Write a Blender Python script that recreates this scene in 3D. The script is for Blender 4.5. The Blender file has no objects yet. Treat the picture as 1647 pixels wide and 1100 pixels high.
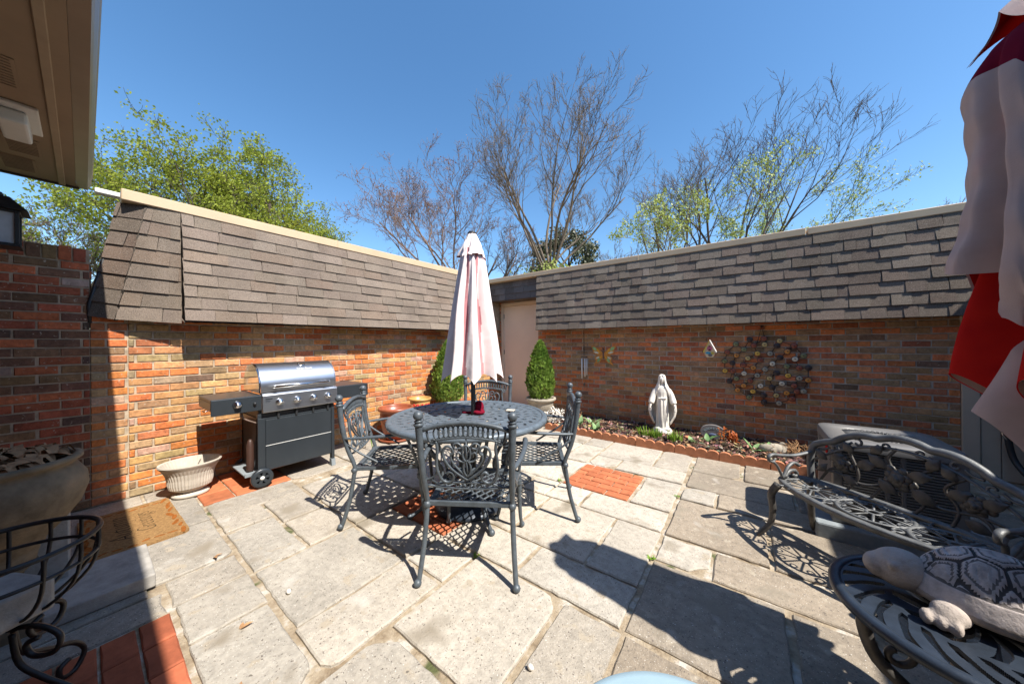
import bpy, math, random
from mathutils import Vector as V, Matrix, noise as mnoise
R = math.radians
sin, cos, pi = math.sin, math.cos, math.pi
scene = bpy.context.scene
COL = scene.collection
YAW = R(36.54)
CY, SY = cos(YAW), sin(YAW)

# ------------------------------------------------------------------ helpers
def vadd(a, b): return (a[0]+b[0], a[1]+b[1], a[2]+b[2])
def lerp(a, b, t): return a+(b-a)*t
def vl(a, b, t): return tuple(a[i]+(b[i]-a[i])*t for i in range(3))
def camxy(px, dist):
    """ground point in the direction of image column px at a given depth"""
    xc = (px-823.5)/510.0*dist
    return (xc*CY-dist*SY, xc*SY+dist*CY)

class MB:
    """collects shapes that become one mesh object"""
    def __init__(s): s.v=[]; s.f=[]; s.m=[]; s.s=[]; s.c=[]
    def add(s, vs, fs, m=0, smooth=True, c=None):
        o=len(s.v); s.v.extend(tuple(p) for p in vs)
        for f in fs:
            s.f.append(tuple(i+o for i in f)); s.m.append(m); s.s.append(smooth); s.c.append(c)
    def quad(s, a, b, c_, d, m=0, smooth=False, c=None): s.add([a,b,c_,d],[(0,1,2,3)],m,smooth,c)
    def box(s, x0,x1,y0,y1,z0,z1, m=0, c=None, M=None):
        vs=[(x,y,z) for z in (z0,z1) for y in (y0,y1) for x in (x0,x1)]
        if M is not None: vs=[tuple(M@V(p)) for p in vs]
        s.add(vs,[(0,2,3,1),(4,5,7,6),(0,1,5,4),(2,6,7,3),(0,4,6,2),(1,3,7,5)],m,False,c)
    def tube(s, pts, r, n=6, closed=False, m=0, c=None, flat=1.0, up=None):
        P=[V(p) for p in pts]; k=len(P)
        if k<2: return
        rs=r if isinstance(r,(list,tuple)) else [r]*k
        T=[]
        for i in range(k):
            if closed: t=P[(i+1)%k]-P[i-1]
            else: t=P[min(i+1,k-1)]-P[max(i-1,0)]
            T.append(t.normalized() if t.length>1e-9 else V((0,0,1)))
        ref=V(up) if up else (V((0,0,1)) if abs(T[0].z)<.9 else V((1,0,0)))
        nrm=(ref-T[0]*ref.dot(T[0])).normalized()
        vs=[]
        for i in range(k):
            nrm=(nrm-T[i]*nrm.dot(T[i]))
            nrm=nrm.normalized() if nrm.length>1e-6 else T[i].orthogonal().normalized()
            b=T[i].cross(nrm)
            for j in range(n):
                a=2*pi*j/n
                vs.append(P[i]+nrm*(cos(a)*rs[i]*flat)+b*(sin(a)*rs[i]))
        fs=[]
        for i in range(k if closed else k-1):
            for j in range(n):
                a=i*n+j; b_=i*n+(j+1)%n; c2=((i+1)%k)*n+(j+1)%n; d=((i+1)%k)*n+j
                fs.append((a,b_,c2,d))
        if not closed:
            fs.append(tuple(range(n-1,-1,-1))); fs.append(tuple((k-1)*n+j for j in range(n)))
        s.add(vs,fs,m,True,c)
    def lathe(s, prof, n=32, at=(0,0,0), m=0, c=None, sx=1, sy=1, ribs=0, ribd=0, smooth=True, capb=True, capt=False):
        vs=[]
        for (r,z) in prof:
            for j in range(n):
                a=2*pi*j/n; q=r*(1+(ribd*cos(ribs*a) if ribs else 0))
                vs.append((at[0]+q*cos(a)*sx, at[1]+q*sin(a)*sy, at[2]+z))
        fs=[(i*n+j,i*n+(j+1)%n,(i+1)*n+(j+1)%n,(i+1)*n+j) for i in range(len(prof)-1) for j in range(n)]
        if capb: fs.append(tuple(range(n-1,-1,-1)))
        if capt: fs.append(tuple((len(prof)-1)*n+j for j in range(n)))
        s.add(vs,fs,m,smooth,c)
    def sphere(s, at, r, n=12, m=0, c=None, M=None):
        r=r if isinstance(r,(tuple,list)) else (r,r,r)
        k=max(4,n//2); vs=[]
        for i in range(k+1):
            p=pi*i/k
            for j in range(n):
                a=2*pi*j/n
                q=V((r[0]*sin(p)*cos(a), r[1]*sin(p)*sin(a), -r[2]*cos(p)))
                if M is not None: q=M@q
                vs.append((q.x+at[0],q.y+at[1],q.z+at[2]))
        fs=[(i*n+j,i*n+(j+1)%n,(i+1)*n+(j+1)%n,(i+1)*n+j) for i in range(k) for j in range(n)]
        s.add(vs,fs,m,True,c)
    def prism(s, poly, o, ux, uy, un, t, m=0, c=None, smooth=False):
        """2-D outline in the frame o,ux,uy pushed t along un"""
        o,ux,uy,un=V(o),V(ux),V(uy),V(un); n=len(poly)
        a=[o+ux*p[0]+uy*p[1] for p in poly]; b=[p+un*t for p in a]
        fs=[tuple(range(n-1,-1,-1)),tuple(range(n,2*n))]+[(i,(i+1)%n,n+(i+1)%n,n+i) for i in range(n)]
        s.add(a+b,fs,m,smooth,c)
    def build(s, name, mats, parent=None, bevel=0, seg=1, weld=False, solid=0, remesh=0, sub=0):
        me=bpy.data.meshes.new(name); me.from_pydata(s.v,[],s.f)
        for x in (mats if isinstance(mats,(list,tuple)) else [mats]): me.materials.append(x)
        me.polygons.foreach_set('material_index',s.m); me.polygons.foreach_set('use_smooth',s.s)
        if any(c is not None for c in s.c):
            at=me.attributes.new('Col','FLOAT_COLOR','FACE'); d=[]
            for c in s.c: c=c or (.5,.5,.5); d.extend((c[0],c[1],c[2],1.0))
            at.data.foreach_set('color',d)
        me.update()
        o=bpy.data.objects.new(name,me); COL.objects.link(o)
        if parent is not None: o.parent=parent
        if weld:
            w=o.modifiers.new('weld','WELD'); w.merge_threshold=.0005
        if solid:
            w=o.modifiers.new('solid','SOLIDIFY'); w.thickness=solid; w.offset=-1
        if remesh:
            w=o.modifiers.new('remesh','REMESH'); w.mode='VOXEL'; w.voxel_size=remesh; w.use_smooth_shade=True
            w=o.modifiers.new('sm','SMOOTH'); w.factor=.5; w.iterations=3
        if bevel:
            b=o.modifiers.new('bevel','BEVEL'); b.width=bevel; b.segments=seg; b.limit_method='ANGLE'; b.angle_limit=R(40)
            b.harden_normals=False
        if sub:
            w=o.modifiers.new('sub','SUBSURF'); w.levels=sub; w.render_levels=sub
        return o

def tag(o, label=None, cat=None, group=None, kind=None):
    if label: o['label']=label
    if cat: o['category']=cat
    if group: o['group']=group
    if kind: o['kind']=kind
    return o
def thing(name, label, cat, loc=(0,0,0), rz=0, group=None, kind=None):
    o=bpy.data.objects.new(name,None); COL.objects.link(o); o.empty_display_size=.1
    o.location=loc; o.rotation_euler=(0,0,rz)
    return tag(o,label,cat,group,kind)
def dup(root, loc, rz, label):
    r=root.copy(); COL.objects.link(r); r.location=loc; r.rotation_euler=(0,0,rz); r['label']=label
    for ch in list(root.children):
        c=ch.copy(); COL.objects.link(c); c.parent=r
        for g in ch.children:
            d=g.copy(); COL.objects.link(d); d.parent=c
    return r
def catmull(pts, k=4, closed=False):
    P=[V(p) for p in pts]; n=len(P); out=[]
    for i in range(n if closed else n-1):
        if closed: p0,p1,p2,p3=P[i-1],P[i],P[(i+1)%n],P[(i+2)%n]
        else: p0,p1,p2,p3=P[max(i-1,0)],P[i],P[i+1],P[min(i+2,n-1)]
        for j in range(k):
            t=j/k
            out.append(.5*((2*p1)+(p2-p0)*t+(2*p0-5*p1+4*p2-p3)*t*t+(3*p1-p0-3*p2+p3)*t**3))
    if not closed: out.append(P[-1])
    return out
def spiral(cx, cz, r0, r1, a0, a1, n=14):
    return [(cx+lerp(r0,r1,i/n)*cos(lerp(a0,a1,i/n)), cz+lerp(r0,r1,i/n)*sin(lerp(a0,a1,i/n))) for i in range(n+1)]

# ------------------------------------------------------------------ materials
def nt(name):
    m=bpy.data.materials.new(name); m.use_nodes=True
    t=m.node_tree; return m,t,t.nodes,t.links,t.nodes['Principled BSDF']
def ramp(N,L,src,stops):
    r=N.new('ShaderNodeValToRGB'); e=r.color_ramp.elements
    e[0].position,e[0].color=stops[0][0],(*stops[0][1],1); e[1].position,e[1].color=stops[-1][0],(*stops[-1][1],1)
    for p,c in stops[1:-1]:
        x=e.new(p); x.color=(*c,1)
    L.new(src,r.inputs[0]); return r.outputs[0]
def noise(N,L,scale,detail=4,rough=.6,vec=None,dim=None):
    n=N.new('ShaderNodeTexNoise'); n.inputs['Scale'].default_value=scale
    n.inputs['Detail'].default_value=detail; n.inputs['Roughness'].default_value=rough
    if vec: L.new(vec,n.inputs['Vector'])
    return n.outputs['Fac']
def mix(N,L,fac,a,b,mode='MIX'):
    x=N.new('ShaderNodeMix'); x.data_type='RGBA'; x.blend_type=mode
    if isinstance(fac,(int,float)): x.inputs[0].default_value=fac
    else: L.new(fac,x.inputs[0])
    for sk,q in ((6,a),(7,b)):
        if isinstance(q,tuple): x.inputs[sk].default_value=(*q,1)
        else: L.new(q,x.inputs[sk])
    return x.outputs[2]
def bump(N,L,h,strength,dist=.01,prev=None):
    b=N.new('ShaderNodeBump'); b.inputs['Strength'].default_value=strength; b.inputs['Distance'].default_value=dist
    L.new(h,b.inputs['Height'])
    if prev: L.new(prev,b.inputs['Normal'])
    return b.outputs[0]
def objco(N):
    t=N.new('ShaderNodeTexCoord'); return t.outputs['Object']
def pos(N):
    g=N.new('ShaderNodeNewGeometry'); return g.outputs['Position']

def simple(name, col, rough=.6, metal=0, var=.25, scale=12, bmp=.15, bscale=60, spec=.5, col2=None, dist=.004, trans=0):
    m,t,N,L,B=nt(name); co=objco(N)
    a=tuple(c*(1-var) for c in col); b=col2 or tuple(min(1,c*(1+var)) for c in col)
    f=noise(N,L,scale,5,.65,co)
    c=ramp(N,L,f,[(.3,a),(.5,col),(.72,b)])
    L.new(c,B.inputs['Base Color'])
    B.inputs['Roughness'].default_value=rough; B.inputs['Metallic'].default_value=metal
    B.inputs['Specular IOR Level'].default_value=spec
    if bmp: L.new(bump(N,L,noise(N,L,bscale,4,.6,co),bmp,dist),B.inputs['Normal'])
    return m
def attrmat(name, rough=.85, nscale=30, namt=.5, bmp=.4, bscale=120, dist=.004, fleck=None, big=3, bigamt=.25, spec=.3):
    """colour of its own per brick / shingle / slab, plus grain"""
    m,t,N,L,B=nt(name); co=pos(N)
    a=N.new('ShaderNodeAttribute'); a.attribute_name='Col'
    f=noise(N,L,nscale,6,.7,co); g=noise(N,L,big,4,.6,co)
    v=ramp(N,L,f,[(.25,(1-namt,)*3),(.5,(1,1,1)),(.75,(1+namt*.8,)*3)])
    w=ramp(N,L,g,[(.3,(1-bigamt,)*3),(.7,(1+bigamt,)*3)])
    c=mix(N,L,1,a.outputs['Color'],v,'MULTIPLY'); c=mix(N,L,1,c,w,'MULTIPLY')
    if fleck:
        for (sc,lo,hi,colr) in fleck:
            q=noise(N,L,sc,2,.5,co)
            k=ramp(N,L,q,[(lo,(0,0,0)),(hi,(1,1,1))])
            c=mix(N,L,k,c,colr)
    L.new(c,B.inputs['Base Color']); B.inputs['Roughness'].default_value=rough
    B.inputs['Specular IOR Level'].default_value=spec
    b1=bump(N,L,noise(N,L,bscale,5,.7,co),bmp,dist)
    b2=bump(N,L,f,bmp*.6,dist*2,b1)
    L.new(b2,B.inputs['Normal'])
    return m
def leafmat(name, c1, c2, trans=.35):
    m,t,N,L,B=nt(name); co=pos(N)
    f=noise(N,L,3.1,3,.6,co); g=noise(N,L,27,2,.6,co)
    c=ramp(N,L,f,[(.35,c1),(.65,c2)])
    c=mix(N,L,ramp(N,L,g,[(.3,(0,0,0)),(.7,(.6,.6,.6))]),c,tuple(x*.6 for x in c1))
    L.new(c,B.inputs['Base Color']); B.inputs['Roughness'].default_value=.5
    tr=N.new('ShaderNodeBsdfTranslucent'); L.new(c,tr.inputs['Color'])
    mx=N.new('ShaderNodeMixShader'); mx.inputs[0].default_value=trans
    L.new(B.outputs[0],mx.inputs[1]); L.new(tr.outputs[0],mx.inputs[2])
    L.new(mx.outputs[0],N['Material Output'].inputs[0])
    return m
def cloth(name, col, col2, trans=.25):
    m,t,N,L,B=nt(name); co=objco(N)
    f=noise(N,L,5,4,.6,co)
    c=ramp(N,L,f,[(.3,col),(.7,col2)])
    L.new(c,B.inputs['Base Color']); B.inputs['Roughness'].default_value=.9
    B.inputs['Specular IOR Level'].default_value=.1
    L.new(bump(N,L,noise(N,L,400,2,.5,co),.25,.002,bump(N,L,noise(N,L,6,3,.5,co),.4,.02)),B.inputs['Normal'])
    tr=N.new('ShaderNodeBsdfTranslucent'); L.new(c,tr.inputs['Color'])
    mx=N.new('ShaderNodeMixShader'); mx.inputs[0].default_value=trans
    L.new(B.outputs[0],mx.inputs[1]); L.new(tr.outputs[0],mx.inputs[2])
    L.new(mx.outputs[0],N['Material Output'].inputs[0])
    return m

M={}
M['brick']=attrmat('brick',.9,38,.45,.5,150,.004,big=9,bigamt=.22,fleck=[(55,.66,.74,(.42,.33,.25)),(90,.70,.76,(.05,.035,.03))])
M['mortar']=simple('mortar',(.40,.32,.23),.95,0,.35,18,.6,120,.2)
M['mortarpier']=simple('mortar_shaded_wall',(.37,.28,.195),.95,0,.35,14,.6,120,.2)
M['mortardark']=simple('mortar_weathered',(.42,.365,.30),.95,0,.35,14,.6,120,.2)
M['shingle']=attrmat('shingle',.95,230,.85,.9,380,.004,big=2.2,bigamt=.2,spec=.2,fleck=[(210,.62,.68,(.30,.265,.23)),(190,.62,.67,(.03,.025,.022))])
M['slab']=attrmat('paving_stone',.9,26,.3,.75,95,.006,big=2.3,bigamt=.15,spec=.25,
    fleck=[(11,.62,.70,(.36,.31,.24)),(170,.67,.72,(.62,.59,.53)),(105,.655,.70,(.12,.10,.085)),(48,.70,.74,(.16,.14,.115)),(3.7,.60,.72,(.25,.215,.165)),(5.3,.64,.85,(.50,.47,.42))])
M['tile']=attrmat('terracotta_paver',.85,18,.25,.3,90,.004,big=6,bigamt=.2)
def jointmat():
    m,t,N,L,B=nt('paving_joint'); co=pos(N)
    c=ramp(N,L,noise(N,L,7,5,.7,co),[(.27,(.06,.046,.032)),(.38,(.24,.18,.115)),(.52,(.37,.30,.21)),(.64,(.52,.48,.42))])
    g=ramp(N,L,noise(N,L,4.1,3,.6,co),[(.62,(0,0,0)),(.68,(1,1,1))])
    c=mix(N,L,g,c,(.09,.10,.035))
    L.new(c,B.inputs['Base Color']); B.inputs['Roughness'].default_value=.95
    L.new(bump(N,L,noise(N,L,90,5,.7,co),.9,.01),B.inputs['Normal'])
    return m
M['joint']=jointmat()
M['earth']=simple('earth',(.10,.105,.05),.95,0,.5,1.2,.6,20,.1)
M['soil']=simple('garden_soil',(.045,.03,.022),.95,0,.5,30,1,90,.1,dist=.02)
M['coping']=simple('tan_metal_coping',(.52,.38,.24),.5,0,.08,4,.05,30)
M['soffit']=simple('beige_painted_soffit',(.28,.205,.135),.75,0,.10,3,.1,40)
M['ventslot']=simple('vent_slot',(.20,.145,.095),.8)
M['batten']=simple('beige_batten',(.34,.26,.175),.7,0,.1,5,.1,40)
M['gutter']=simple('tan_gutter_metal',(.27,.205,.15),.35,0,.08,4,.03,30)
M['white']=simple('white_paint',(.74,.72,.68),.5,0,.06,6,.05,40)
M['offwhite']=simple('white_plastic',(.62,.62,.60),.5,0,.06,6,.03,40)
M['door']=simple('beige_door_paint',(.74,.60,.48),.5,0,.05,2,.03,30)
M['frame']=simple('beige_frame_paint',(.70,.56,.42),.5,0,.06,3,.05,30)
M['siding']=simple('beige_siding',(.46,.37,.275),.7,0,.08,4,.1,40)
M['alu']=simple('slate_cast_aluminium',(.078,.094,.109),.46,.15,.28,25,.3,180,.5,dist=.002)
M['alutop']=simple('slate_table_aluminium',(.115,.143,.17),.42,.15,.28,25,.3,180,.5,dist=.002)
M['aluold']=simple('weathered_cast_aluminium',(.115,.118,.118),.5,.15,.4,18,.5,140,.5,dist=.002)
M['bronze']=simple('worn_dark_metal',(.085,.078,.07),.5,.3,.4,22,.4,140,.5,dist=.002)
M['navy']=simple('dark_cast_metal',(.024,.033,.048),.4,.2,.3,22,.3,160,.5,dist=.002)
M['iron']=simple('black_wrought_iron',(.018,.017,.017),.45,.2,.4,30,.2,120,.5)
M['black']=simple('black_plastic',(.02,.021,.023),.5,0,.2,20,.05,80)
M['grillgrey']=simple('blue_grey_enamel',(.027,.033,.039),.32,.1,.10,4,.03,200)
def steel():
    m,t,N,L,B=nt('brushed_steel'); co=objco(N)
    mp=N.new('ShaderNodeMapping'); mp.inputs['Scale'].default_value=(60,1.0,60); L.new(co,mp.inputs[0])
    f=noise(N,L,9,4,.6,mp.outputs[0])
    L.new(ramp(N,L,f,[(.3,(.46,.48,.51)),(.7,(.66,.68,.70))]),B.inputs['Base Color'])
    B.inputs['Metallic'].default_value=1; B.inputs['Roughness'].default_value=.33
    L.new(bump(N,L,f,.08,.002),B.inputs['Normal'])
    return m
M['steel']=steel()
M['chrome']=simple('polished_steel',(.66,.66,.66),.12,1,.05,5,0)
M['canopy']=cloth('faded_pink_canvas',(.82,.70,.67),(.90,.82,.79),.12)
M['pinkfold']=cloth('deep_pink_canvas',(.52,.20,.22),(.62,.32,.32),.12)
M['lining']=cloth('maroon_canvas',(.34,.02,.035),(.26,.012,.03),.2)
M['mauve']=cloth('faded_mauve_canvas',(.49,.36,.325),(.58,.45,.41),.12)
M['redcloth']=cloth('red_canvas',(.62,.02,.012),(.48,.012,.012),.3)
M['maroon']=cloth('dark_red_canvas',(.20,.008,.025),(.15,.006,.02),.1)
M['concrete']=simple('weathered_concrete',(.34,.30,.24),.9,0,.3,9,.5,110,.2)
M['blockstone']=simple('grey_stone_block',(.33,.31,.28),.9,0,.25,12,.5,110,.2)
M['urn']=simple('aged_concrete_urn',(.20,.15,.095),.9,0,.5,6,.5,70,.2,col2=(.30,.21,.125))
M['bowl']=simple('ribbed_concrete_bowl',(.47,.42,.35),.9,0,.15,10,.3,110,.2)
M['statue']=simple('white_cast_stone',(.72,.68,.61),.85,0,.12,14,.3,90,.25)
M['turtleshell']=attrmat('carved_shell',.8,30,.35,.5,110,.004,big=9,bigamt=.25)
M['turtle']=simple('painted_cast_stone',(.40,.34,.295),.8,0,.5,13,.6,110,.3,col2=(.46,.39,.34),dist=.006)
M['terracotta']=simple('glazed_terracotta',(.27,.075,.035),.35,0,.25,8,.1,60,.5)
M['yellowpot']=simple('yellow_glazed_pot',(.46,.27,.09),.35,0,.2,9,.05,60,.5)
M['redpaint']=simple('red_petal_paint',(.60,.04,.02),.4,0,.1,9,0)
M['edging']=simple('terracotta_edging',(.44,.185,.095),.9,0,.25,14,.5,120,.2)
M['coir']=simple('coir_mat',(.37,.215,.09),.98,0,.35,60,1,260,.1,dist=.012)
M['rust']=simple('rust_print',(.34,.115,.025),.98,0,.35,60,1,260,.1,dist=.01)
M['ink']=simple('black_print',(.07,.05,.03),.98,0,.3,60,1,260,.1,dist=.01)
M['ac']=simple('taupe_ac_enamel',(.15,.145,.14),.45,.1,.08,5,.05,60)
M['acdark']=simple('dark_coil',(.02,.02,.02),.8)
M['pad']=simple('grey_blue_pad',(.22,.245,.26),.9,0,.2,12,.4,90,.2)
M['boxgrey']=simple('grey_electrical_enamel',(.16,.19,.22),.5)
M['cable']=simple('grey_blue_conduit',(.10,.125,.16),.5)
M['blue']=simple('pale_blue_paint',(.27,.375,.435),.42,0,.05,7,.06,160)
M['bark']=simple('grey_bark',(.15,.12,.092),.95,0,.4,14,.5,40,.1)
M['bark2']=simple('dark_bark',(.085,.068,.058),.95,0,.4,14,.5,40,.1)
M['barkred']=simple('reddish_bark',(.19,.135,.11),.95,0,.4,14,.5,40,.1)
M['leafA']=leafmat('spring_leaf',(.31,.38,.04),(.46,.50,.085),.45)
M['leafB']=leafmat('yellow_green_leaf',(.32,.40,.06),(.46,.52,.12),.45)
M['bud']=leafmat('reddish_bud',(.20,.07,.05),(.28,.13,.08),.2)
M['redwood']=simple('rusty_red_enamel',(.05,.024,.017),.5)
M['conifer']=leafmat('dark_needles',(.035,.055,.02),(.10,.10,.045),.15)
M['arbor']=leafmat('arborvitae_foliage',(.12,.23,.03),(.32,.45,.08),.35)
M['tulip']=leafmat('pale_tulip_leaf',(.20,.36,.13),(.36,.52,.25),.3)
M['shoot']=leafmat('green_shoot',(.16,.32,.03),(.34,.46,.07),.3)
M['orange']=leafmat('orange_foliage',(.50,.12,.02),(.62,.32,.05),.3)
M['dry']=simple('dry_stems',(.35,.20,.10),.9,0,.4,30,.3,90,.2)
M['mulch']=attrmat('bark_mulch',.95,60,.4,.3,160)
M['pebble']=simple('white_pebble',(.66,.62,.56),.7,0,.2,30,.3,80)
M['slate']=simple('engraved_stone',(.16,.15,.15),.85,0,.3,20,.4,100)
M['carve']=simple('bluish_carving',(.34,.42,.44),.85,0,.2,20,.1,100)
M['carveblue']=simple('blue_grey_carving',(.10,.13,.22),.85,0,.2,20,.1,100)
M['glass']=simple('frosted_lamp_glass',(.42,.44,.46),.25,0,.15,8,.02,40)
# ------------------------------------------------------------------ camera, light, sky
cam=bpy.data.cameras.new('camera'); cam.sensor_width=36; cam.lens=36*510/1647.0; cam.clip_end=500; cam.clip_start=.02
co=bpy.data.objects.new('camera',cam); COL.objects.link(co); scene.camera=co
co.matrix_world=Matrix.Translation((0,0,1.3))@Matrix.Rotation(YAW,4,'Z')@Matrix.Rotation(R(90.06),4,'X')@Matrix.Rotation(R(-.453),4,'Z')
EL=R(54); SX,SYN=.9972,-.075
w=bpy.data.worlds.new('World'); scene.world=w; w.use_nodes=True
sk=w.node_tree.nodes.new('ShaderNodeTexSky'); sk.sky_type='NISHITA'; sk.sun_disc=False
sk.sun_elevation=EL; sk.sun_rotation=math.atan2(SX,SYN); sk.altitude=200; sk.air_density=1.0; sk.dust_density=.5; sk.ozone_density=2.0
hs=w.node_tree.nodes.new('ShaderNodeHueSaturation'); hs.inputs['Saturation'].default_value=1.2; hs.inputs['Hue'].default_value=.4965; w.node_tree.links.new(sk.outputs[0],hs.inputs['Color'])
bg=w.node_tree.nodes['Background']; w.node_tree.links.new(hs.outputs[0],bg.inputs[0]); bg.inputs[1].default_value=.122
sl=bpy.data.lights.new('sun','SUN'); sl.energy=4.9; sl.angle=R(.55); sl.color=(1,.945,.86)
so=bpy.data.objects.new('sun',sl); COL.objects.link(so)
so.rotation_euler=V((SX*cos(EL),SYN*cos(EL),sin(EL))).to_track_quat('Z','Y').to_euler()
vs=scene.view_settings; vs.view_transform='Standard'; vs.look='None'; vs.gamma=1; vs.exposure=.95

# ------------------------------------------------------------------ ground
mb=MB(); mb.quad((-150,-150,-.06),(150,-150,-.06),(150,150,-.06),(-150,150,-.06))
tag(mb.build('ground',M['earth']),kind='structure')
mb=MB(); mb.quad((-4.6,-1.2,-.014),(2.6,-1.2,-.014),(2.6,5.6,-.014),(-4.6,5.6,-.014))
tag(mb.build('paving_bed',M['joint']),kind='structure')

rs=random.Random(7)
SL=[ # x0,x1,y0,y1 of each paving stone, metres
(-4.25,-3.79,.30,.56),(-3.79,-3.235,.30,.56),(-4.25,-3.235,-.62,.29),(-3.22,-2.59,.22,.555),(-3.22,-2.5,-.62,.2),(-2.575,-2.31,.255,.555),(-2.295,-1.96,.262,.555),(-1.945,-1.35,.262,.545),(-1.335,-.75,.26,.82),
(-3.19,-2.90,.575,.85),(-2.885,-2.285,.575,.85),(-3.19,-2.74,.865,1.15),(-2.725,-2.285,.865,1.15),
(-3.54,-3.21,.575,1.17),
(-2.265,-1.675,.575,1.14),(-1.66,-1.35,.565,1.14),(-1.325,-.76,.84,1.43),(-.735,-.46,.26,1.43),
(-1.66,-1.35,1.16,1.43),(-2.27,-1.675,1.16,1.43),(-2.86,-2.285,1.165,1.73),(-3.3,-2.875,1.18,1.73),
(-1.645,-1.08,1.445,1.73),(-1.06,-.475,1.445,1.73),
(-1.645,-1.345,1.745,2.33),(-1.325,-.785,1.745,2.33),(-.77,-.475,1.745,2.33),
(-2.27,-1.66,2.045,2.63),(-1.645,-1.405,2.345,2.63),(-1.395,-1.10,2.345,2.63),(-1.085,-.48,2.345,2.63),
(-2.86,-2.285,1.745,2.33),(-2.86,-2.285,2.345,2.93),(-3.46,-2.875,1.745,2.03),(-3.46,-2.875,2.045,2.63),(-4.25,-3.475,1.19,1.73),(-4.25,-3.475,1.745,2.33),(-4.25,-3.475,2.345,2.93),(-3.46,-2.875,2.645,3.22),
(-2.27,-1.405,2.645,3.21),(-.775,-.48,2.645,3.21),
(-1.095,-.48,3.235,3.52),(-1.39,-1.11,3.235,3.52),(-1.685,-1.405,3.235,3.79),(-1.39,-.81,3.535,4.1),(-.795,-.49,3.535,4.1),(-1.685,-1.405,3.805,4.1),
(-2.27,-1.70,3.225,3.79),(-2.27,-1.70,3.805,4.1),(-2.86,-2.285,2.945,3.5),(-2.86,-2.285,3.515,4.1),(-3.46,-2.875,3.235,3.8),(-4.25,-3.475,2.945,3.5),(-4.25,-3.475,3.515,4.1),(-3.46,-2.875,3.815,4.4),(-4.25,-3.475,4.115,4.7),(-2.86,-2.43,4.115,4.7),(-3.46,-2.875,4.415,5.3),(-4.25,-3.475,4.715,5.3),(-2.86,-2.43,4.715,5.0),
(-.455,.14,1.45,2.015),(.16,.76,1.45,2.015),(-.455,-.18,2.035,2.315),(-.165,.45,2.035,2.315),(.465,1.05,2.035,2.315),
(-.455,.10,2.335,2.915),(.12,.72,2.335,2.915),(.735,1.33,2.335,2.915),(-.455,-.215,2.935,3.2),(-.2,.42,2.935,3.2),(.435,1.05,2.935,3.2),
(-.455,.30,3.22,3.62),(.315,.95,3.22,3.62),(-.455,-.06,3.64,4.1),(-.03,.55,3.64,4.1),(.565,1.3,3.64,4.1),
(-.445,.14,.85,1.43),(.16,.76,.85,1.43),(.775,1.4,.85,1.43),(-.445,.14,.26,.835),(.16,.76,.26,.835),(.775,1.4,.26,.835),(.775,1.4,1.45,2.015),(1.07,1.7,2.035,2.9),(1.42,2.1,.26,2.015),(1.0,2.1,3.0,4.1),
(-2.485,-2.29,-.62,.24),(-1.67,-1.2,-.62,.24),(-1.18,-.4,-.62,.24),(-.38,.5,-.62,.24),(.52,1.4,-.62,.24)]
def slab(mb,x0,x1,y0,y1,rnd,col,z=0,m=0,rag=.0075,cut=.09,dz=.005):
    pts=[]; step=.045
    cs=[(x0,y0),(x1,y0),(x1,y1),(x0,y1)]
    for i in range(4):
        a,b=cs[i],cs[(i+1)%4]; L=math.hypot(b[0]-a[0],b[1]-a[1]); n=max(2,int(L/step))
        for k in range(n):
            t=k/n; pts.append([lerp(a[0],b[0],t),lerp(a[1],b[1],t)])
    for i,c in enumerate(cs):                       # broken corners
        if rnd.random()<cut:
            q=rnd.uniform(.03,.10)
            for p in pts:
                d=math.hypot(p[0]-c[0],p[1]-c[1])
                if d<q:
                    mx,my=(x0+x1)/2-c[0],(y0+y1)/2-c[1]; l=math.hypot(mx,my)
                    p[0]+=mx/l*(q-d)*.75; p[1]+=my/l*(q-d)*.75
    cx,cy=(x0+x1)/2,(y0+y1)/2
    out=[]
    for p in pts:
        nn=mnoise.noise((p[0]*9,p[1]*9,x0*3)); n2=mnoise.noise((p[0]*31,p[1]*31,y0))
        l=math.hypot(p[0]-cx,p[1]-cy); k=1-(abs(nn)*rag*1.6+abs(n2)*rag)/l
        out.append((cx+(p[0]-cx)*k,cy+(p[1]-cy)*k))
    h=z+rnd.uniform(-dz,dz); tx,ty=rnd.uniform(-.004,.004),rnd.uniform(-.004,.004)
    n=len(out); zz=lambda p:h+(p[0]-cx)*tx+(p[1]-cy)*ty
    top=[(cx+(p[0]-cx)*(1-.007/math.hypot(p[0]-cx,p[1]-cy)),cy+(p[1]-cy)*(1-.007/math.hypot(p[0]-cx,p[1]-cy)),zz(p)) for p in out]
    mid=[(p[0],p[1],zz(p)-.006) for p in out]; bot=[(p[0],p[1],-.02) for p in out]
    vs=top+mid+bot
    fs=[tuple(range(n))]+[(k*n+i,(k+1)*n+i,(k+1)*n+(i+1)%n,k*n+(i+1)%n) for k in (0,1) for i in range(n)]
    mb.add(vs,fs,m,False,col)
mb=MB()
for q in SL:
    x=(q[0]+q[1])/2; y=(q[2]+q[3])/2
    pale=max(0,1-math.hypot(x+1.7,y-2.4)/2.3)      # stones grow paler towards the table
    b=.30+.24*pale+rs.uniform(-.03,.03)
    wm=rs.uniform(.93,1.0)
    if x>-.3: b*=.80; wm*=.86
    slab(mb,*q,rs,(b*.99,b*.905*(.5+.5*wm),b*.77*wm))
tag(mb.build('patio_paving',M['slab']),kind='structure')

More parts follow.
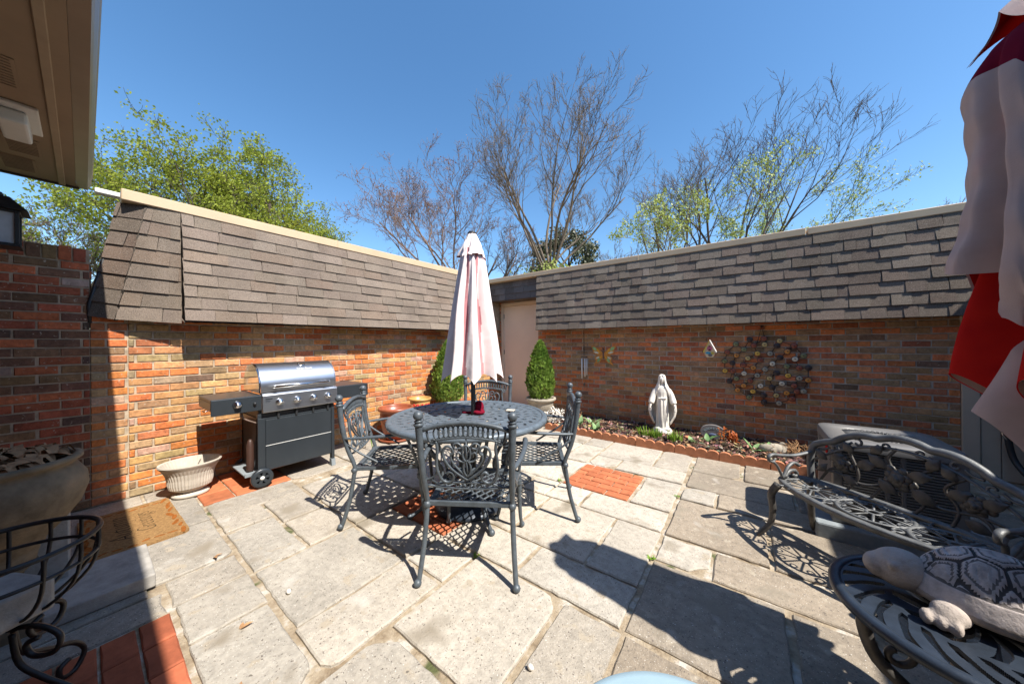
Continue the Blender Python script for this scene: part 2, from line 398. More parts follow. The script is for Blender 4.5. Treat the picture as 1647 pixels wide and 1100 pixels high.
def pavers(name,x0,x1,y0,y1,nx,ny,rowdir,base,seed,off=True,z=0.0):
    rnd=random.Random(seed); mb=MB(); dx=(x1-x0)/nx; dy=(y1-y0)/ny; g=.004
    for j in range(ny):
        o=(dx*.5 if (j%2 and off) else 0)
        for i in range(-1,nx+1):
            a=max(x0,x0+i*dx-o); b=min(x1,x0+(i+1)*dx-o)
            if b-a<.02: continue
            k=rnd.uniform(.78,1.18); c=tuple(v*k for v in base)
            if rowdir=='x': slab(mb,a+g,b-g,y0+j*dy+g,y0+(j+1)*dy-g,rnd,c,z=z,rag=.002,cut=0,dz=.002)
            else: slab(mb,y0+j*dy+g,y0+(j+1)*dy-g,a+g,b-g,rnd,c,z=z,rag=.002,cut=0,dz=.002)
    return tag(mb.build(name,M['tile']),kind='structure')
pavers('brick_paving',-1.39,-.80,2.645,3.205,3,6,'x',(.43,.135,.06),3)
pavers('brick_paving',-2.27,-1.665,1.445,2.03,3,6,'x',(.36,.11,.05),4)
pavers('tile_paving',.57,1.19,-4.25,-3.55,3,3,'y',(.43,.14,.06),5,off=False)
pavers('tile_paving',-.62,.245,-2.5,-2.02,5,4,'y',(.34,.10,.05),6) if False else None
pavers('tile_paving',-2.275,-1.685,-.62,.248,3,8,'x',(.37,.105,.05),6,off=False)

# planting bed
mb=MB(); nx,ny=90,16; X0,X1,Y0,Y1=-2.44,.95,4.13,5.02
vs=[]
for j in range(ny+1):
    for i in range(nx+1):
        x=lerp(X0,X1,i/nx); y=lerp(Y0,Y1,j/ny)
        vs.append((x,y,.05+.028*mnoise.noise((x*7,y*7,0))+.014*mnoise.noise((x*22,y*22,3))+.015*sin(pi*j/ny)))
mb.add(vs,[(j*(nx+1)+i,j*(nx+1)+i+1,(j+1)*(nx+1)+i+1,(j+1)*(nx+1)+i) for j in range(ny) for i in range(nx)])
mb.quad((X0,Y0,-.02),(X0,Y0,.05),(X0,Y1,.05),(X0,Y1,-.02)); mb.quad((X0,Y0,-.02),(X1,Y0,-.02),(X1,Y0,.045),(X0,Y0,.045))
tag(mb.build('planting_bed_soil',M['soil']),kind='structure')

# ------------------------------------------------------------------ masonry and shingles
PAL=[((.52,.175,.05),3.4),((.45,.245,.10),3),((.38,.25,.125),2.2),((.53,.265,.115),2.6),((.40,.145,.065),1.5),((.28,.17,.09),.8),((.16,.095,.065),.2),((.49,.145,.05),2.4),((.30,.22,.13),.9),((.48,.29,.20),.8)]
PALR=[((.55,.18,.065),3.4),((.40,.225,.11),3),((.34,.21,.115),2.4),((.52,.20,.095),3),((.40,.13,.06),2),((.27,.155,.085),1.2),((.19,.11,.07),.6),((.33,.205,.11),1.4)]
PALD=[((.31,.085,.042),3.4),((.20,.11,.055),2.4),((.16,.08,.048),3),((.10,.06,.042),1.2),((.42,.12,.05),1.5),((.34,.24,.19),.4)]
def pick(rnd,pal,v=.18,h=.06):
    t=rnd.random()*sum(p[1] for p in pal)
    for c,wt in pal:
        t-=wt
        if t<=0: break
    k=rnd.uniform(1-v,1+v); return tuple(min(.8,x*k*rnd.uniform(1-h,1+h)) for x in c)
def bricks(mb,o,ux,un,L,z0,z1,seed,pal,off=0.0,bl=.2,ch=.0677,m=0,mm=1,skip=None):
    """running bond of separate bricks with chamfered arrises on a mortar sheet"""
    rnd=random.Random(seed); o=V(o); ux=V(ux); un=V(un); up=V((0,0,1)); g=.0055
    a=o+up*z0; b=o+ux*L+up*z0; c=o+ux*L+up*z1; d=o+up*z1
    mb.quad(a,b,c,d,mm)
    k=0; z=z0
    while z<z1-.01:
        zt=min(z+ch,z1); x=-((bl*.5 if k%2 else 0)+off)%bl-bl
        while x<L:
            xa=max(0,x+g+rnd.uniform(-.004,.004)); xb=min(L,x+bl-g+rnd.uniform(-.004,.004))
            if xb-xa>.012 and not(skip and skip(xa,xb,z)):
                col=pick(rnd,pal); t=.0075+rnd.uniform(-.0025,.003); e=.004
                za=z+g+rnd.uniform(-.0015,.0015); zb=zt-g+rnd.uniform(-.0015,.0015)
                tl=rnd.uniform(-.0015,.0015)
                P=lambda x_,z_,h:o+ux*x_+up*z_+un*h
                q=[P(xa,za,0.0005),P(xb,za,0.0005),P(xb,zb,0.0005),P(xa,zb,0.0005),P(xa+e,za+e,t+tl),P(xb-e,za+e,t-tl),P(xb-e,zb-e,t-tl),P(xa+e,zb-e,t+tl)]
                mb.add(q,[(4,5,6,7),(0,1,5,4),(1,2,6,5),(2,3,7,6),(3,0,4,7)],m,False,col)
            x+=bl
        z+=ch; k+=1
def shingles(mb,A,B,C,D,rows,seed,pal,wmin=.12,wmax=.34,thick=.011,step=True,m=0):
    rnd=random.Random(seed); A,B,C,D=V(A),V(B),V(C),V(D)
    n=(B-A).cross(D-A).normalized(); L=(B-A).length
    P=lambda u,v,h:(A.lerp(B,u)).lerp(D.lerp(C,u),v)+n*h
    mb.quad(A-n*.004,B-n*.004,C-n*.004,D-n*.004,m,False,(.03,.026,.024))
    for r in range(rows):
        v0=r/rows; v1=min(1,(r+1)/rows+.02); x=-rnd.uniform(0,wmax); tooth=False; wob=rnd.uniform(0,6)
        while x<L:
            wd=rnd.uniform(wmin,wmax); a=max(0,x); b=min(L,x+wd)
            if b-a>.015:
                tooth=not tooth
                t=thick*(1+.25*rnd.random())+(.006 if (tooth and step) else 0)
                u0,u1=a/L,b/L; gp=.0018/L if not step else .0012/L
                dv=(.010*sin(a*3+wob)+rnd.uniform(-.006,.006))/rows
                c=pick(rnd,pal,.10,.012)
                ua,ub=u0+gp,u1-gp; sl=rnd.uniform(-.12,.12)*.05/L if step else 0
                q=[P(ua,v0+dv,0),P(ub,v0+dv,0),P(ub,v0+dv,t),P(ua,v0+dv,t),P(ub+sl,v1,t*.16),P(ua+sl,v1,t*.16),P(ub,v1,-.003),P(ua,v1,-.003)]
                mb.add(q,[(0,1,2,3),(3,2,4,5),(0,3,5,7),(2,1,6,4)],m,False,c)
            x+=wd
SHL=[((.200,.158,.124),3),((.186,.146,.116),3),((.214,.170,.136),2),((.196,.146,.112),1.4)]
SHR=[((.148,.120,.096),3),((.158,.129,.105),2.2),((.126,.100,.080),2.2),((.146,.112,.091),1.8),((.130,.100,.082),1.4),((.166,.138,.114),.8)]

# --- left garage with its mansard
g=thing('brick_garage','long brick garage with a brown shingled mansard and tan coping, behind the barbecue grill','building',(-4.25,2.4,0))
def local(o,root):
    o.parent=root; o.matrix_parent_inverse=Matrix.Translation(root.location).inverted(); return o
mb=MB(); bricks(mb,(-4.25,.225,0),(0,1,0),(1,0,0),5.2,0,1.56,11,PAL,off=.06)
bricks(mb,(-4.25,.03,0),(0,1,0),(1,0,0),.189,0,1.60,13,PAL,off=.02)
mb.quad((-4.251,.214,0),(-4.251,.23,0),(-4.251,.23,1.56),(-4.251,.214,1.56),1)
mb.box(-4.6,-4.253,.36,5.42,-.02,2.35,m=1); mb.box(-4.6,-4.254,.03,.359,-.02,1.44,m=1)
local(mb.build('wall',[M['brick'],M['mortar']]),g)
mb=MB()
shingles(mb,(-4.185,.156,1.515),(-4.10,.527,1.495),(-4.14,.527,2.5),(-4.155,.326,2.5),8,21,SHL,.20,.40)
shingles(mb,(-4.0,.533,1.515),(-4.0,4.42,1.515),(-4.14,4.42,2.5),(-4.14,.533,2.5),9,22,SHL,.18,.40)
shingles(mb,(-4.25,.015,1.54),(-4.185,.156,1.513),(-4.155,.326,2.5),(-4.238,.17,2.5),8,23,[((.150,.108,.082),1),((.135,.106,.084),2)],.2,.4)
mb.tube([(-4.188,.156,1.505),(-4.158,.326,2.5)],.013,6,c=(.06,.05,.04))
mb.quad((-4.0,4.42,1.51),(-4.25,4.42,1.51),(-4.25,4.42,2.5),(-4.14,4.42,2.5),0,False,(.1,.08,.07))
mb.quad((-4.0,.53,1.5),(-4.0,4.42,1.5),(-4.25,4.42,1.55),(-4.25,.53,1.55),0,False,(.13,.1,.08))
local(mb.build('shingle_roof',M['shingle']),g)
mb=MB(); mb.box(-4.27,-4.128,.185,4.44,2.503,2.595); 
for y in (1.9,3.6): mb.box(-4.272,-4.125,y,y+.012,2.501,2.598)
local(mb.build('coping',M['coping'],bevel=.006),g)
mb=MB(); mb.box(-12,-4.272,.2,9,2.40,2.50); local(mb.build('flat_roof',M['batten']),g)
mb=MB(); mb.tube([(-4.258,.03,1.44),(-4.238,.022,1.62),(-4.24,.10,2.02)],.012,5); local(mb.build('flashing',M['black']),g)

# --- brick pier between the house and the garage
g=thing('brick_pier','dark brick garden wall topped with upright bricks, under the wall lantern','wall',(-4.25,-.3,0))
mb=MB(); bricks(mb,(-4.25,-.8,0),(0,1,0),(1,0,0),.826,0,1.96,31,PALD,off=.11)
rnd=random.Random(5); y=-.8
mb.quad((-4.25,-.8,1.96),(-4.25,.03,1.96),(-4.25,.03,2.07),(-4.25,-.8,2.07),1)
mb.box(-4.5,-4.252,-.8,.028,0,2.045,m=1)
while y<.0:
    wd=.068; mb.box(-4.46,-4.238,y+.005,y+wd-.005,1.966,2.07+rnd.uniform(-.006,.008),0,pick(rnd,PALD)); y+=wd
bricks(mb,(-4.5,.028,0),(1,0,0),(0,1,0),.245,1.5,1.96,33,PALD)
local(mb.build('wall',[M['brick'],M['mortarpier']]),g)

# --- right garage wall
g=thing('brick_outbuilding','brick outbuilding with a grey shingled mansard and a beige door, behind the flower bed','building',(-.5,5,0))
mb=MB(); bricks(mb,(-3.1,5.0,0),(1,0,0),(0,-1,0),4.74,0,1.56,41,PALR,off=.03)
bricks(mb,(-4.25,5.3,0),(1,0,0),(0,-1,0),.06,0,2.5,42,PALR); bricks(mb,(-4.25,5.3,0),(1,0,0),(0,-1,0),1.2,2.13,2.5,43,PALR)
bricks(mb,(-3.1,5.3,0),(0,-1,0),(-1,0,0),.29,0,2.5,44,PALR)
mb.box(-3.09,2.3,5.005,5.3,-.02,2.45,m=1); mb.box(-4.6,2.3,5.42,5.6,-.02,2.45,m=1)
local(mb.build('wall',[M['brick'],M['mortardark']]),g)
mb=MB()
shingles(mb,(-2.99,4.75,1.51),(2.3,4.75,1.51),(2.3,4.93,2.5),(-3.08,4.93,2.5),8,51,SHR,.085,.26,.011)
shingles(mb,(-4.3,4.98,2.13),(-3.08,4.98,2.13),(-3.08,5.02,2.5),(-4.3,5.02,2.5),3,52,[((.12,.10,.092),2),((.15,.13,.12),1)],.085,.24)
mb.quad((-2.99,4.75,1.505),(2.1,4.75,1.505),(2.1,5.0,1.54),(-3.0,5.0,1.54),0,False,(.13,.1,.08))
mb.quad((-2.99,4.75,1.51),(-3.08,4.93,2.5),(-3.08,5.1,2.5),(-3.0,5.0,1.51),0,False,(.1,.09,.085))
mb.quad((-4.3,4.98,2.125),(-3.0,4.98,2.125),(-3.0,5.3,2.14),(-4.3,5.3,2.14),0,False,(.13,.1,.08))
local(mb.build('shingle_roof',M['shingle']),g)
mb=MB(); mb.box(-4.3,.55,4.915,5.06,2.503,2.582); mb.box(.565,2.15,4.917,5.06,2.501,2.58)
mb.box(-1.3,-1.288,4.912,5.062,2.5,2.585)
local(mb.build('coping',M['coping'],bevel=.006),g)
mb=MB(); mb.box(-4.25,9,5.062,12,2.38,2.49); local(mb.build('flat_roof',M['batten']),g)
mb=MB(); mb.box(1.642,1.745,4.975,5.0,0,1.53); mb.box(1.752,1.86,4.985,5.0,0,1.53); mb.box(1.866,2.34,4.987,5.0,0,1.53)
local(mb.build('siding',M['siding'],bevel=.003),g)
d=MB(); d.box(-4.14,-3.17,5.31,5.35,0.02,2.05); d=local(d.build('door',M['door'],bevel=.004),g)
mb=MB()
mb.box(-4.20,-4.14,5.285,5.36,0,2.12); mb.box(-3.17,-3.1,5.285,5.36,0,2.12); mb.box(-4.14,-3.17,5.285,5.36,2.055,2.12)
local(mb.build('door_frame',M['frame'],bevel=.004),g)
for z in (.3,1.05,1.8):
    mb=MB(); mb.tube([(-4.137,5.306,z),(-4.137,5.306,z+.09)],.009,6); h=mb.build('hinge',M['bronze'],d)

# --- the house behind: wall, soffit, gutter
g=thing('house','house with deep beige eaves, slotted soffit vents and a tan gutter, above the doormat','house',(-2,-.6,0))
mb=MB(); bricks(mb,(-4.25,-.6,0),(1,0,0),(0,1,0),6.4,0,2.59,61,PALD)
mb.box(-4.25,2.15,-.9,-.604,-.02,2.59,m=1); local(mb.build('wall',[M['brick'],M['mortardark']]),g)
mb=MB(); mb.box(-4.41,2.3,-.9,-.035,2.60,2.63); local(mb.build('soffit',M['soffit']),g)
mb=MB(); mb.box(-4.41,2.3,-.116,-.084,2.588,2.602); local(mb.build('batten',M['batten'],bevel=.003),g)
mb=MB()
prof=[(-.034,2.60),(.022,2.598),(.030,2.612),(.040,2.64),(.043,2.69),(.049,2.70),(.049,2.715),(.036,2.715),(-.034,2.715)]
mb.prism(prof,(-4.42,0,0),(0,1,0),(0,0,1),(1,0,0),6.7); local(mb.build('gutter',M['gutter']),g)
mb=MB(); mb.box(-4.415,2.3,-.9,-.036,2.632,2.72)
mb.add([(-4.45,.02,2.716),(2.3,.02,2.716),(2.3,-4,4.2),(-4.45,-4,4.2),(-4.45,-4,2.63),(2.3,-4,2.63)],[(0,1,2,3),(3,2,5,4),(0,3,4),(1,5,2)],0,False,(.14,.11,.09))
local(mb.build('roof',M['shingle']),g)
mb=MB(); mb.box(-4.42,-4.40,-.9,-.02,2.585,2.63); local(mb.build('end_trim',M['bronze']),g)
for (x0,x1,y0,y1) in ((-2.95,-2.66,-.32,-.185),(-3.9,-3.62,-.30,-.165),(-4.28,-4.0,-.345,-.20)):
    mb=MB(); mb.box(x0,x1,y0,y1,2.5955,2.5985); n=int((x1-x0)/.028)
    for i in range(n): 
        x=x0+.012+i*.028; mb.box(x,x+.009,y0+.012,y1-.012,2.5925,2.5945,1)
    local(mb.build('soffit_vent',[M['soffit'],M['ventslot']]),g)
mb=MB(); mb.box(-4.33,-4.26,.054,.20,2.55,2.592); tag(mb.build('downpipe',M['white'],bevel=.008),'short white gutter outlet joining the house gutter to the garage coping','gutter pipe')
# light box under the eave
t=thing('soffit_light','white rectangular flood light fixed under the beige eave','light fixture',(-3.3,-.2,2.6))
mb=MB(); mb.box(-.17,.19,-.09,.055,-.02,-.002); mb.build('base_plate',M['offwhite'],t,bevel=.004)
mb=MB(); mb.box(-.165,.13,-.075,.02,-.09,-.022); mb.build('lamp_housing',M['offwhite'],t,bevel=.012,seg=2)

# --- the wing on the other side (casts the shade along the bench)
g=thing('house_wing','brick wall of the house wing beyond the bench, mostly out of frame','building',(2.34,2.3,0))
mb=MB(); bricks(mb,(2.34,5.0,0),(0,-1,0),(-1,0,0),5.6,0,1.56,71,PALD); mb.box(2.344,2.6,-.6,5.0,-.02,2.45,m=1)
local(mb.build('wall',[M['brick'],M['mortardark']]),g)
mb=MB(); shingles(mb,(2.14,4.74,1.51),(2.14,-.03,1.51),(2.32,-.03,2.5),(2.32,4.74,2.5),8,72,SHR); local(mb.build('shingle_roof',M['shingle']),g)
mb=MB(); mb.box(2.28,2.44,-.03,4.9,2.49,2.58); local(mb.build('coping',M['coping']),g)
# ------------------------------------------------------------------ patio dining set
def chair(loc, rz, label):
    t=thing('garden_chair',label,'chair',loc,rz,'cast metal dining chairs round the table')
    A=M['alu']
    by=lambda z:-.235-max(0,z-.42)*.20-(.02*sin((z-.42)/.46*pi) if z>.42 else 0)
    for s in (-1,1):            # rear posts with ball finial and ball foot
        mb=MB()
        pts=[(s*.262,-.315,.018),(s*.258,-.30,.06),(s*.247,-.262,.2),(s*.240,-.238,.36),(s*.239,-.232,.43),(s*.241,by(.55),.55),(s*.245,by(.7),.70),(s*.249,by(.82),.82),(s*.25,by(.865),.865)]
        mb.tube(catmull(pts,3),[lerp(.0135,.0145,min(1,i/8)) if i<12 else lerp(.0145,.022,(i-12)/12) for i in range(25)],8)
        y=by(.87)
        mb.lathe([(.022,0),(.027,.006),(.027,.012),(.020,.018),(.020,.022),(.026,.027),(.012,.036)],12,(s*.25,y,.858))
        mb.sphere((s*.251,y-.004,.915),.0265,14); mb.sphere((s*.264,-.32,.021),(.0215,.0215,.021),12)
        mb.sphere((s*.239,-.235,.40),(.022,.022,.022),10)
        mb.build('rear_leg',A,t)
        mb=MB()
        mb.tube(catmull([(s*.245,.22,.395),(s*.248,.228,.30),(s*.250,.236,.2),(s*.256,.25,.08),(s*.262,.268,.02)],3),[.019,.021,.019,.017,.015,.0145,.014,.0135,.013,.0125,.012,.0125,.013],8)
        mb.lathe([(.02,0),(.026,.01),(.02,.02),(.026,.03),(.02,.04)],10,(s*.246,.222,.32)); mb.sphere((s*.264,.272,.02),.02,10)
        mb.build('front_leg',A,t)
        # arm: from the post out and forward, curling down at the hand, with its upright
        mb=MB()
        y0=by(.645)
        pts=[(s*.243,y0,.63),(s*.262,y0+.05,.632),(s*.285,-.14,.64),(s*.298,-.03,.648),(s*.30,.08,.655),(s*.296,.165,.652),(s*.29,.205,.636),(s*.288,.205,.612),(s*.288,.185,.604),(s*.288,.176,.618)]
        mb.tube(catmull(pts,4),[.0125+.004*sin(pi*min(1,i/26)) for i in range(37)],8,flat=.72)
        mb.sphere((s*.288,.19,.617),(.017,.02,.02),10)
        mb.tube(catmull([(s*.298,.13,.648),(s*.292,.15,.60),(s*.275,.17,.54),(s*.258,.19,.47),(s*.25,.20,.41)],4),.0105,7)
        mb.tube(catmull([(s*.246,by(.60),.60),(s*.252,-.20,.53),(s*.25,-.10,.47),(s*.25,-.03,.425)],4),.008,6)
        mb.build('arm_rest',A,t)
    # seat: frame and fish-scale net
    fx,bx,fy,by0=.255,.232,.235,-.238
    mb=MB(); zt=.42
    ol=[(-bx,by0),(bx,by0),(fx,fy-.03),(fx-.04,fy+.005),(0,fy+.02),(-fx+.04,fy+.005),(-fx,fy-.03)]
    il=[(-bx+.032,by0+.03),(bx-.032,by0+.03),(fx-.034,fy-.055),(fx-.07,fy-.032),(0,fy-.018),(-fx+.07,fy-.032),(-fx+.034,fy-.055)]
    n=len(ol); vs=[(p[0],p[1],zt) for p in ol]+[(p[0],p[1],zt-.003) for p in il]+[(p[0],p[1],zt-.028) for p in ol]+[(p[0],p[1],zt-.026) for p in il]
    fs=[]
    for i in range(n):
        j=(i+1)%n; fs+= [(i,j,n+j,n+i),(2*n+i,2*n+j,j,i),(n+i,n+j,3*n+j,3*n+i),(3*n+i,3*n+j,2*n+j,2*n+i)]
    mb.add(vs,fs,0,False); mb.build('seat_frame',A,t,bevel=.004,seg=2)
    mb=MB(); pw=.062; ph=.0345; rows=13
    for r in range(rows):
        yc=by0+.036+r*ph; 
        hw=lerp(bx,fx,(yc-by0)/(fy-by0))-.028
        if yc>fy-.022: break
        pts=[]; k=int(2*hw/.0078)
        for i in range(k+1):
            x=-hw+2*hw*i/k; y=yc+(ph*.5)*(1 if r%2 else -1)*cos(2*pi*x/pw)
            if r==0: y=max(y,by0+.02)
            pts.append((x,min(y,fy-.015),zt-.014-.012*(1-(x/hw)**2)))
        mb.tube(pts,.0062,5,flat=.75)
    mb.build('seat_lattice',A,t)
    # back: arched rail, ring frieze, scrolled splat, lower rails
    zmap=lambda P:[(x,by(z)+.012,z) for x,z in P]
    arch=lambda x,z0,h:z0+h*(1-(x/.235)**2)
    mb=MB()
    mb.tube(zmap([(x/10*.238,arch(x/10*.238,.835,.042)) for x in range(-10,11)]),.0155,8,flat=.85)
    mb.build('top_rail',A,t)
    mb=MB()
    mb.tube(zmap([(x/10*.175,arch(x/10*.175,.762,.035)) for x in range(-10,11)]),.0075,6)
    for i in range(-6,7):
        x=i*.0265; z=(arch(x,.762,.035)+arch(x,.835,.042))/2-.003
        mb.tube(zmap([(x+.0165*cos(a*pi/6),z+.030*sin(a*pi/6)) for a in range(12)]),.0048,5,closed=True)
    for s in (-1,1):
        mb.tube(zmap(catmull2([(s*.212,.838),(s*.208,.80),(s*.195,.772),(s*.17,.778)])),.0068,5)
    mb.build('ring_frieze',A,t)
    mb=MB()
    for s in (-1,1):
        f=lambda P:zmap([(s*x,z) for x,z in P])
        mb.tube(f([(.180+q[0]-0,q[1]) for q in spiral(.0,.775,.006,.019,0,2*pi*.9,12)]),.0062,5)
        mb.tube(f(catmull2([(.163,.775),(.158,.73),(.165,.67),(.165,.61),(.145,.555),(.112,.538),(.082,.556),(.078,.588),(.098,.602),(.112,.588)])),.0085,6)
        mb.tube(f(catmull2([(0,.555),(.035,.578),(.078,.612),(.115,.66),(.13,.71),(.112,.745),(.082,.742),(.072,.715),(.088,.70)])),.0075,6)
        mb.tube(f(catmull2([(0,.575),(.03,.60),(.062,.635),(.085,.675),(.085,.712)])),.0058,5)
        mb.tube(f(catmull2([(.02,.745),(.045,.765),(.07,.755),(.058,.735),(.03,.74)])),.0055,5)
        mb.tube(f(catmull2([(.012,.66),(.04,.668),(.056,.692),(.045,.715),(.028,.704)])),.0055,5)
        mb.tube(f(catmull2([(.165,.61),(.18,.58),(.205,.56),(.235,.55)])),.006,5)
        mb.tube(f(spiral(.028,.552,.004,.018,0,5,10)),.005,5)
    for (z,rx,rz) in ((.71,.022,.045),(.625,.02,.045)):
        mb.tube(zmap([(rx*cos(a*pi/8),z+rz*sin(a*pi/8)) for a in range(16)]),.006,5,closed=True)
        mb.tube(zmap([(0,z-rz),(0,z+rz)]),.005,5)
    mb.tube(zmap([(0,.545),(0,.79)]),.004,5)
    mb.build('back_splat',A,t)
    mb=MB()
    mb.tube(zmap([(x/8*.236,.50+.018*(x/8)**2) for x in range(-8,9)]),.0075,6)
    mb.tube(zmap(catmull2([(-.19,.51),(-.13,.533),(0,.538),(.13,.533),(.19,.51)])),.006,5)
    for x in (-.06,-.02,.02,.06): mb.tube(zmap([(x+.012*cos(a*pi/5),.519+.015*sin(a*pi/5)) for a in range(10)]),.004,4,closed=True)
    mb.build('lower_rail',A,t)
    return t
def catmull2(pts,k=4): return [(p.x,p.y) for p in catmull([(a,b,0) for a,b in pts],k)]
TC=(-1.80,1.84)
c0=chair((-1.365,1.465,0),R(32),'dark cast metal armchair in front of the table, its openwork back towards the viewer')
# left, right, far
c1=dup(c0,(-2.245,1.475,0),R(-46),'cast metal armchair left of the table, beside the grill')
c2=dup(c0,(-1.40,2.165,0),R(123),'cast metal armchair right of the table, by the square of red bricks')
c3=dup(c0,(-2.13,2.375,0),R(212),'cast metal armchair beyond the table, mostly hidden by the closed parasol')

# table
t=thing('round_table','round slate grey cast metal table with pierced leaf pattern top and closed parasol','table',(TC[0],TC[1],0))
def pierced(R0,R1,z,nth,nr,fn,th,mb):
    """flat ring of small cells; fn(r,theta) True = hole. Closed thickness th."""
    keep={}
    rr=[lerp(R0,R1,i/nr) for i in range(nr+1)]
    idx={}; vs=[]
    def vi(i,j,k):
        key=(i,j%nth,k)
        if key not in idx:
            a=2*pi*j/nth; idx[key]=len(vs); vs.append((rr[i]*cos(a),rr[i]*sin(a),z-k*th))
        return idx[key]
    full=[[not fn((rr[i]+rr[i+1])/2,2*pi*(j+.5)/nth) for j in range(nth)] for i in range(nr)]
    fs=[]
    for i in range(nr):
        for j in range(nth):
            if not full[i][j]: continue
            fs.append((vi(i,j,0),vi(i+1,j,0),vi(i+1,j+1,0),vi(i,j+1,0)))
            fs.append((vi(i,j,1),vi(i,j+1,1),vi(i+1,j+1,1),vi(i+1,j,1)))
            if i==0 or not full[i-1][j]: fs.append((vi(i,j,0),vi(i,j+1,0),vi(i,j+1,1),vi(i,j,1)))
            if i==nr-1 or not full[i+1][j]: fs.append((vi(i+1,j,0),vi(i+1,j,1),vi(i+1,j+1,1),vi(i+1,j+1,0)))
            if not full[i][j-1]: fs.append((vi(i,j,0),vi(i,j,1),vi(i+1,j,1),vi(i+1,j,0)))
            if not full[i][(j+1)%nth]: fs.append((vi(i,j+1,0),vi(i+1,j+1,0),vi(i+1,j+1,1),vi(i,j+1,1)))
    mb.add(vs,fs,0,False)
def leaves(r,a):
    if r<.07 or r>.575: return False
    for (rc,n,tw,ph) in ((.115,8,.75,0),(.185,13,-.75,.2),(.255,18,.8,.1),(.325,23,-.8,.05),(.395,28,.8,0),(.465,33,-.8,.1),(.535,38,.8,.02)):
        if abs(r-rc)>.035: continue
        st=2*pi/n; d=((a-ph+st/2)%st)-st/2; x=d*r; y=r-rc; u=x*cos(tw)+y*sin(tw); q=-x*sin(tw)+y*cos(tw)
        if (u/.0125)**2+((q-.0+8*u*u)/.029)**2<1: return True
    return False
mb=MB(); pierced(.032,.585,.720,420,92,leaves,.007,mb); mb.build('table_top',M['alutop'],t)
mb=MB(); mb.lathe([(.583,-.012),(.583,.001),(.592,.006),(.612,.005),(.624,-.004),(.628,-.018),(.622,-.034),(.60,-.036),(.596,-.012)],96,(0,0,.72),capb=False)
mb.build('table_rim',M['alutop'],t)
mb=MB(); mb.lathe([(.345,-.002),(.345,.004),(.352,.006),(.358,.004),(.358,-.002)],96,(0,0,.72),capb=False); mb.build('ring_moulding',M['alutop'],t)
for k in range(4):
    a=R(45+90*k+18); ca,sa=cos(a),sin(a); mb=MB()
    P=[(.06,.40),(.10,.50),(.20,.63),(.33,.685),(.42,.69)]
    mb.tube(catmull([(r*ca,r*sa,z) for r,z in P],4),.016,7)
    P=[(.40,.69),(.36,.55),(.27,.42),(.22,.30),(.25,.18),(.36,.07),(.455,.018)]
    mb.tube(catmull([(r*ca,r*sa,z) for r,z in P],4),[.017+.004*cos(i) for i in range(25)],7); mb.sphere((.462*ca,.462*sa,.02),.022,10)
    mb.build('leg',M['alu'],t)
mb=MB(); mb.lathe([(.265,.0),(.27,.012),(.26,.03),(.20,.055),(.10,.075),(.055,.085),(.045,.12),(.032,.13),(.032,.40),(.03,.405)],40,(0,0,.004),capt=True)
tag(mb.build('parasol_base',M['navy']),'round black cast parasol base under the dining table','parasol base').location=(TC[0],TC[1],0)
t=thing('tabletop_tile','small pale square tile lying on the dining table','tile',(-1.60,2.13,.7265),R(20))
mb=MB(); mb.box(-.035,.035,-.03,.03,0,.008); mb.build('tile_body',M['bowl'],t,bevel=.002)

# parasol standing through the table
PX,PY=-1.87,1.90
t=thing('closed_parasol','closed faded pink parasol standing through the centre of the dining table','parasol',(TC[0]+.02,TC[1]+.03,0))
mb=MB(); mb.tube([(0,0,.14),(0,0,2.19)],.019,12); mb.build('pole',M['black'],t)
def canopy(off,ztop,zbot,rt,rb,seed,fold=.30,ribs=8,hem=.07,nth=160,nz=34,inv=False):
    rnd=random.Random(seed); am=[rnd.uniform(.75,1.2) for _ in range(ribs)]; sk=[rnd.uniform(-.10,.10) for _ in range(ribs)]; hz=[rnd.uniform(-.02,.025) for _ in range(ribs)]
    vs=[]
    for k in range(nz+1):
        s=k/nz
        for j in range(nth):
            a=2*pi*j/nth; u=a/(2*pi)*ribs; i=int(u)%ribs; f=u-int(u)
            f=min(1,max(0,f+sk[i]*s*sin(pi*f)*2))
            w=abs(sin(pi*f))                     # 0 on the rib, 1 in the fold
            rr=lerp(rt,rb,s**.92)
            r=rr*(1-fold*am[i]*(w**1.3)*min(1,s*3+.25))+.010*sin(3*a+7*s+seed)*s+.005*sin(17*a+9*s)
            z=lerp(ztop,zbot+hz[i]*(1-w)-hem*(1-w)**1.5+hem*.4,s)
            vs.append(((r+off)*cos(a),(r+off)*sin(a),z))
    fs=[(k*nth+j,k*nth+(j+1)%nth,(k+1)*nth+(j+1)%nth,(k+1)*nth+j) for k in range(nz) for j in range(nth)]
    return vs,fs
mb=MB(); vs,fs=canopy(0,2.05,1.03,.085,.252,3,fold=.36); mb.add(vs,fs); 
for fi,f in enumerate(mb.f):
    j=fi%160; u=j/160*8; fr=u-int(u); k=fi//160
    if .30<fr<.62+.06*sin(k*.4+int(u)) and int(u)%8!=5: mb.m[fi]=1  # deeper pink down the folds, one gore left pale
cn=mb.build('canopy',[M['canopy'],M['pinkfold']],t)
mb=MB(); vs,fs=canopy(-.005,2.05,1.031,.085,.252,3,fold=.36); mb.add(vs,fs); mb.build('canopy_lining',M['lining'],cn)
mb=MB(); vs,fs=canopy(0,2.178,1.985,.028,.118,9,fold=.2,hem=.02,nz=14); mb.add(vs,fs); 
vs,fs=canopy(-.004,2.177,1.986,.028,.118,9,fold=.2,hem=.02,nz=14); mb.add(vs,fs,1); mb.build('top_flap',[M['canopy'],M['lining']],t)
mb=MB(); mb.lathe([(.034,0),(.036,.008),(.026,.018),(.012,.024)],16,(0,0,2.176),capt=True); mb.build('finial',M['black'],t)
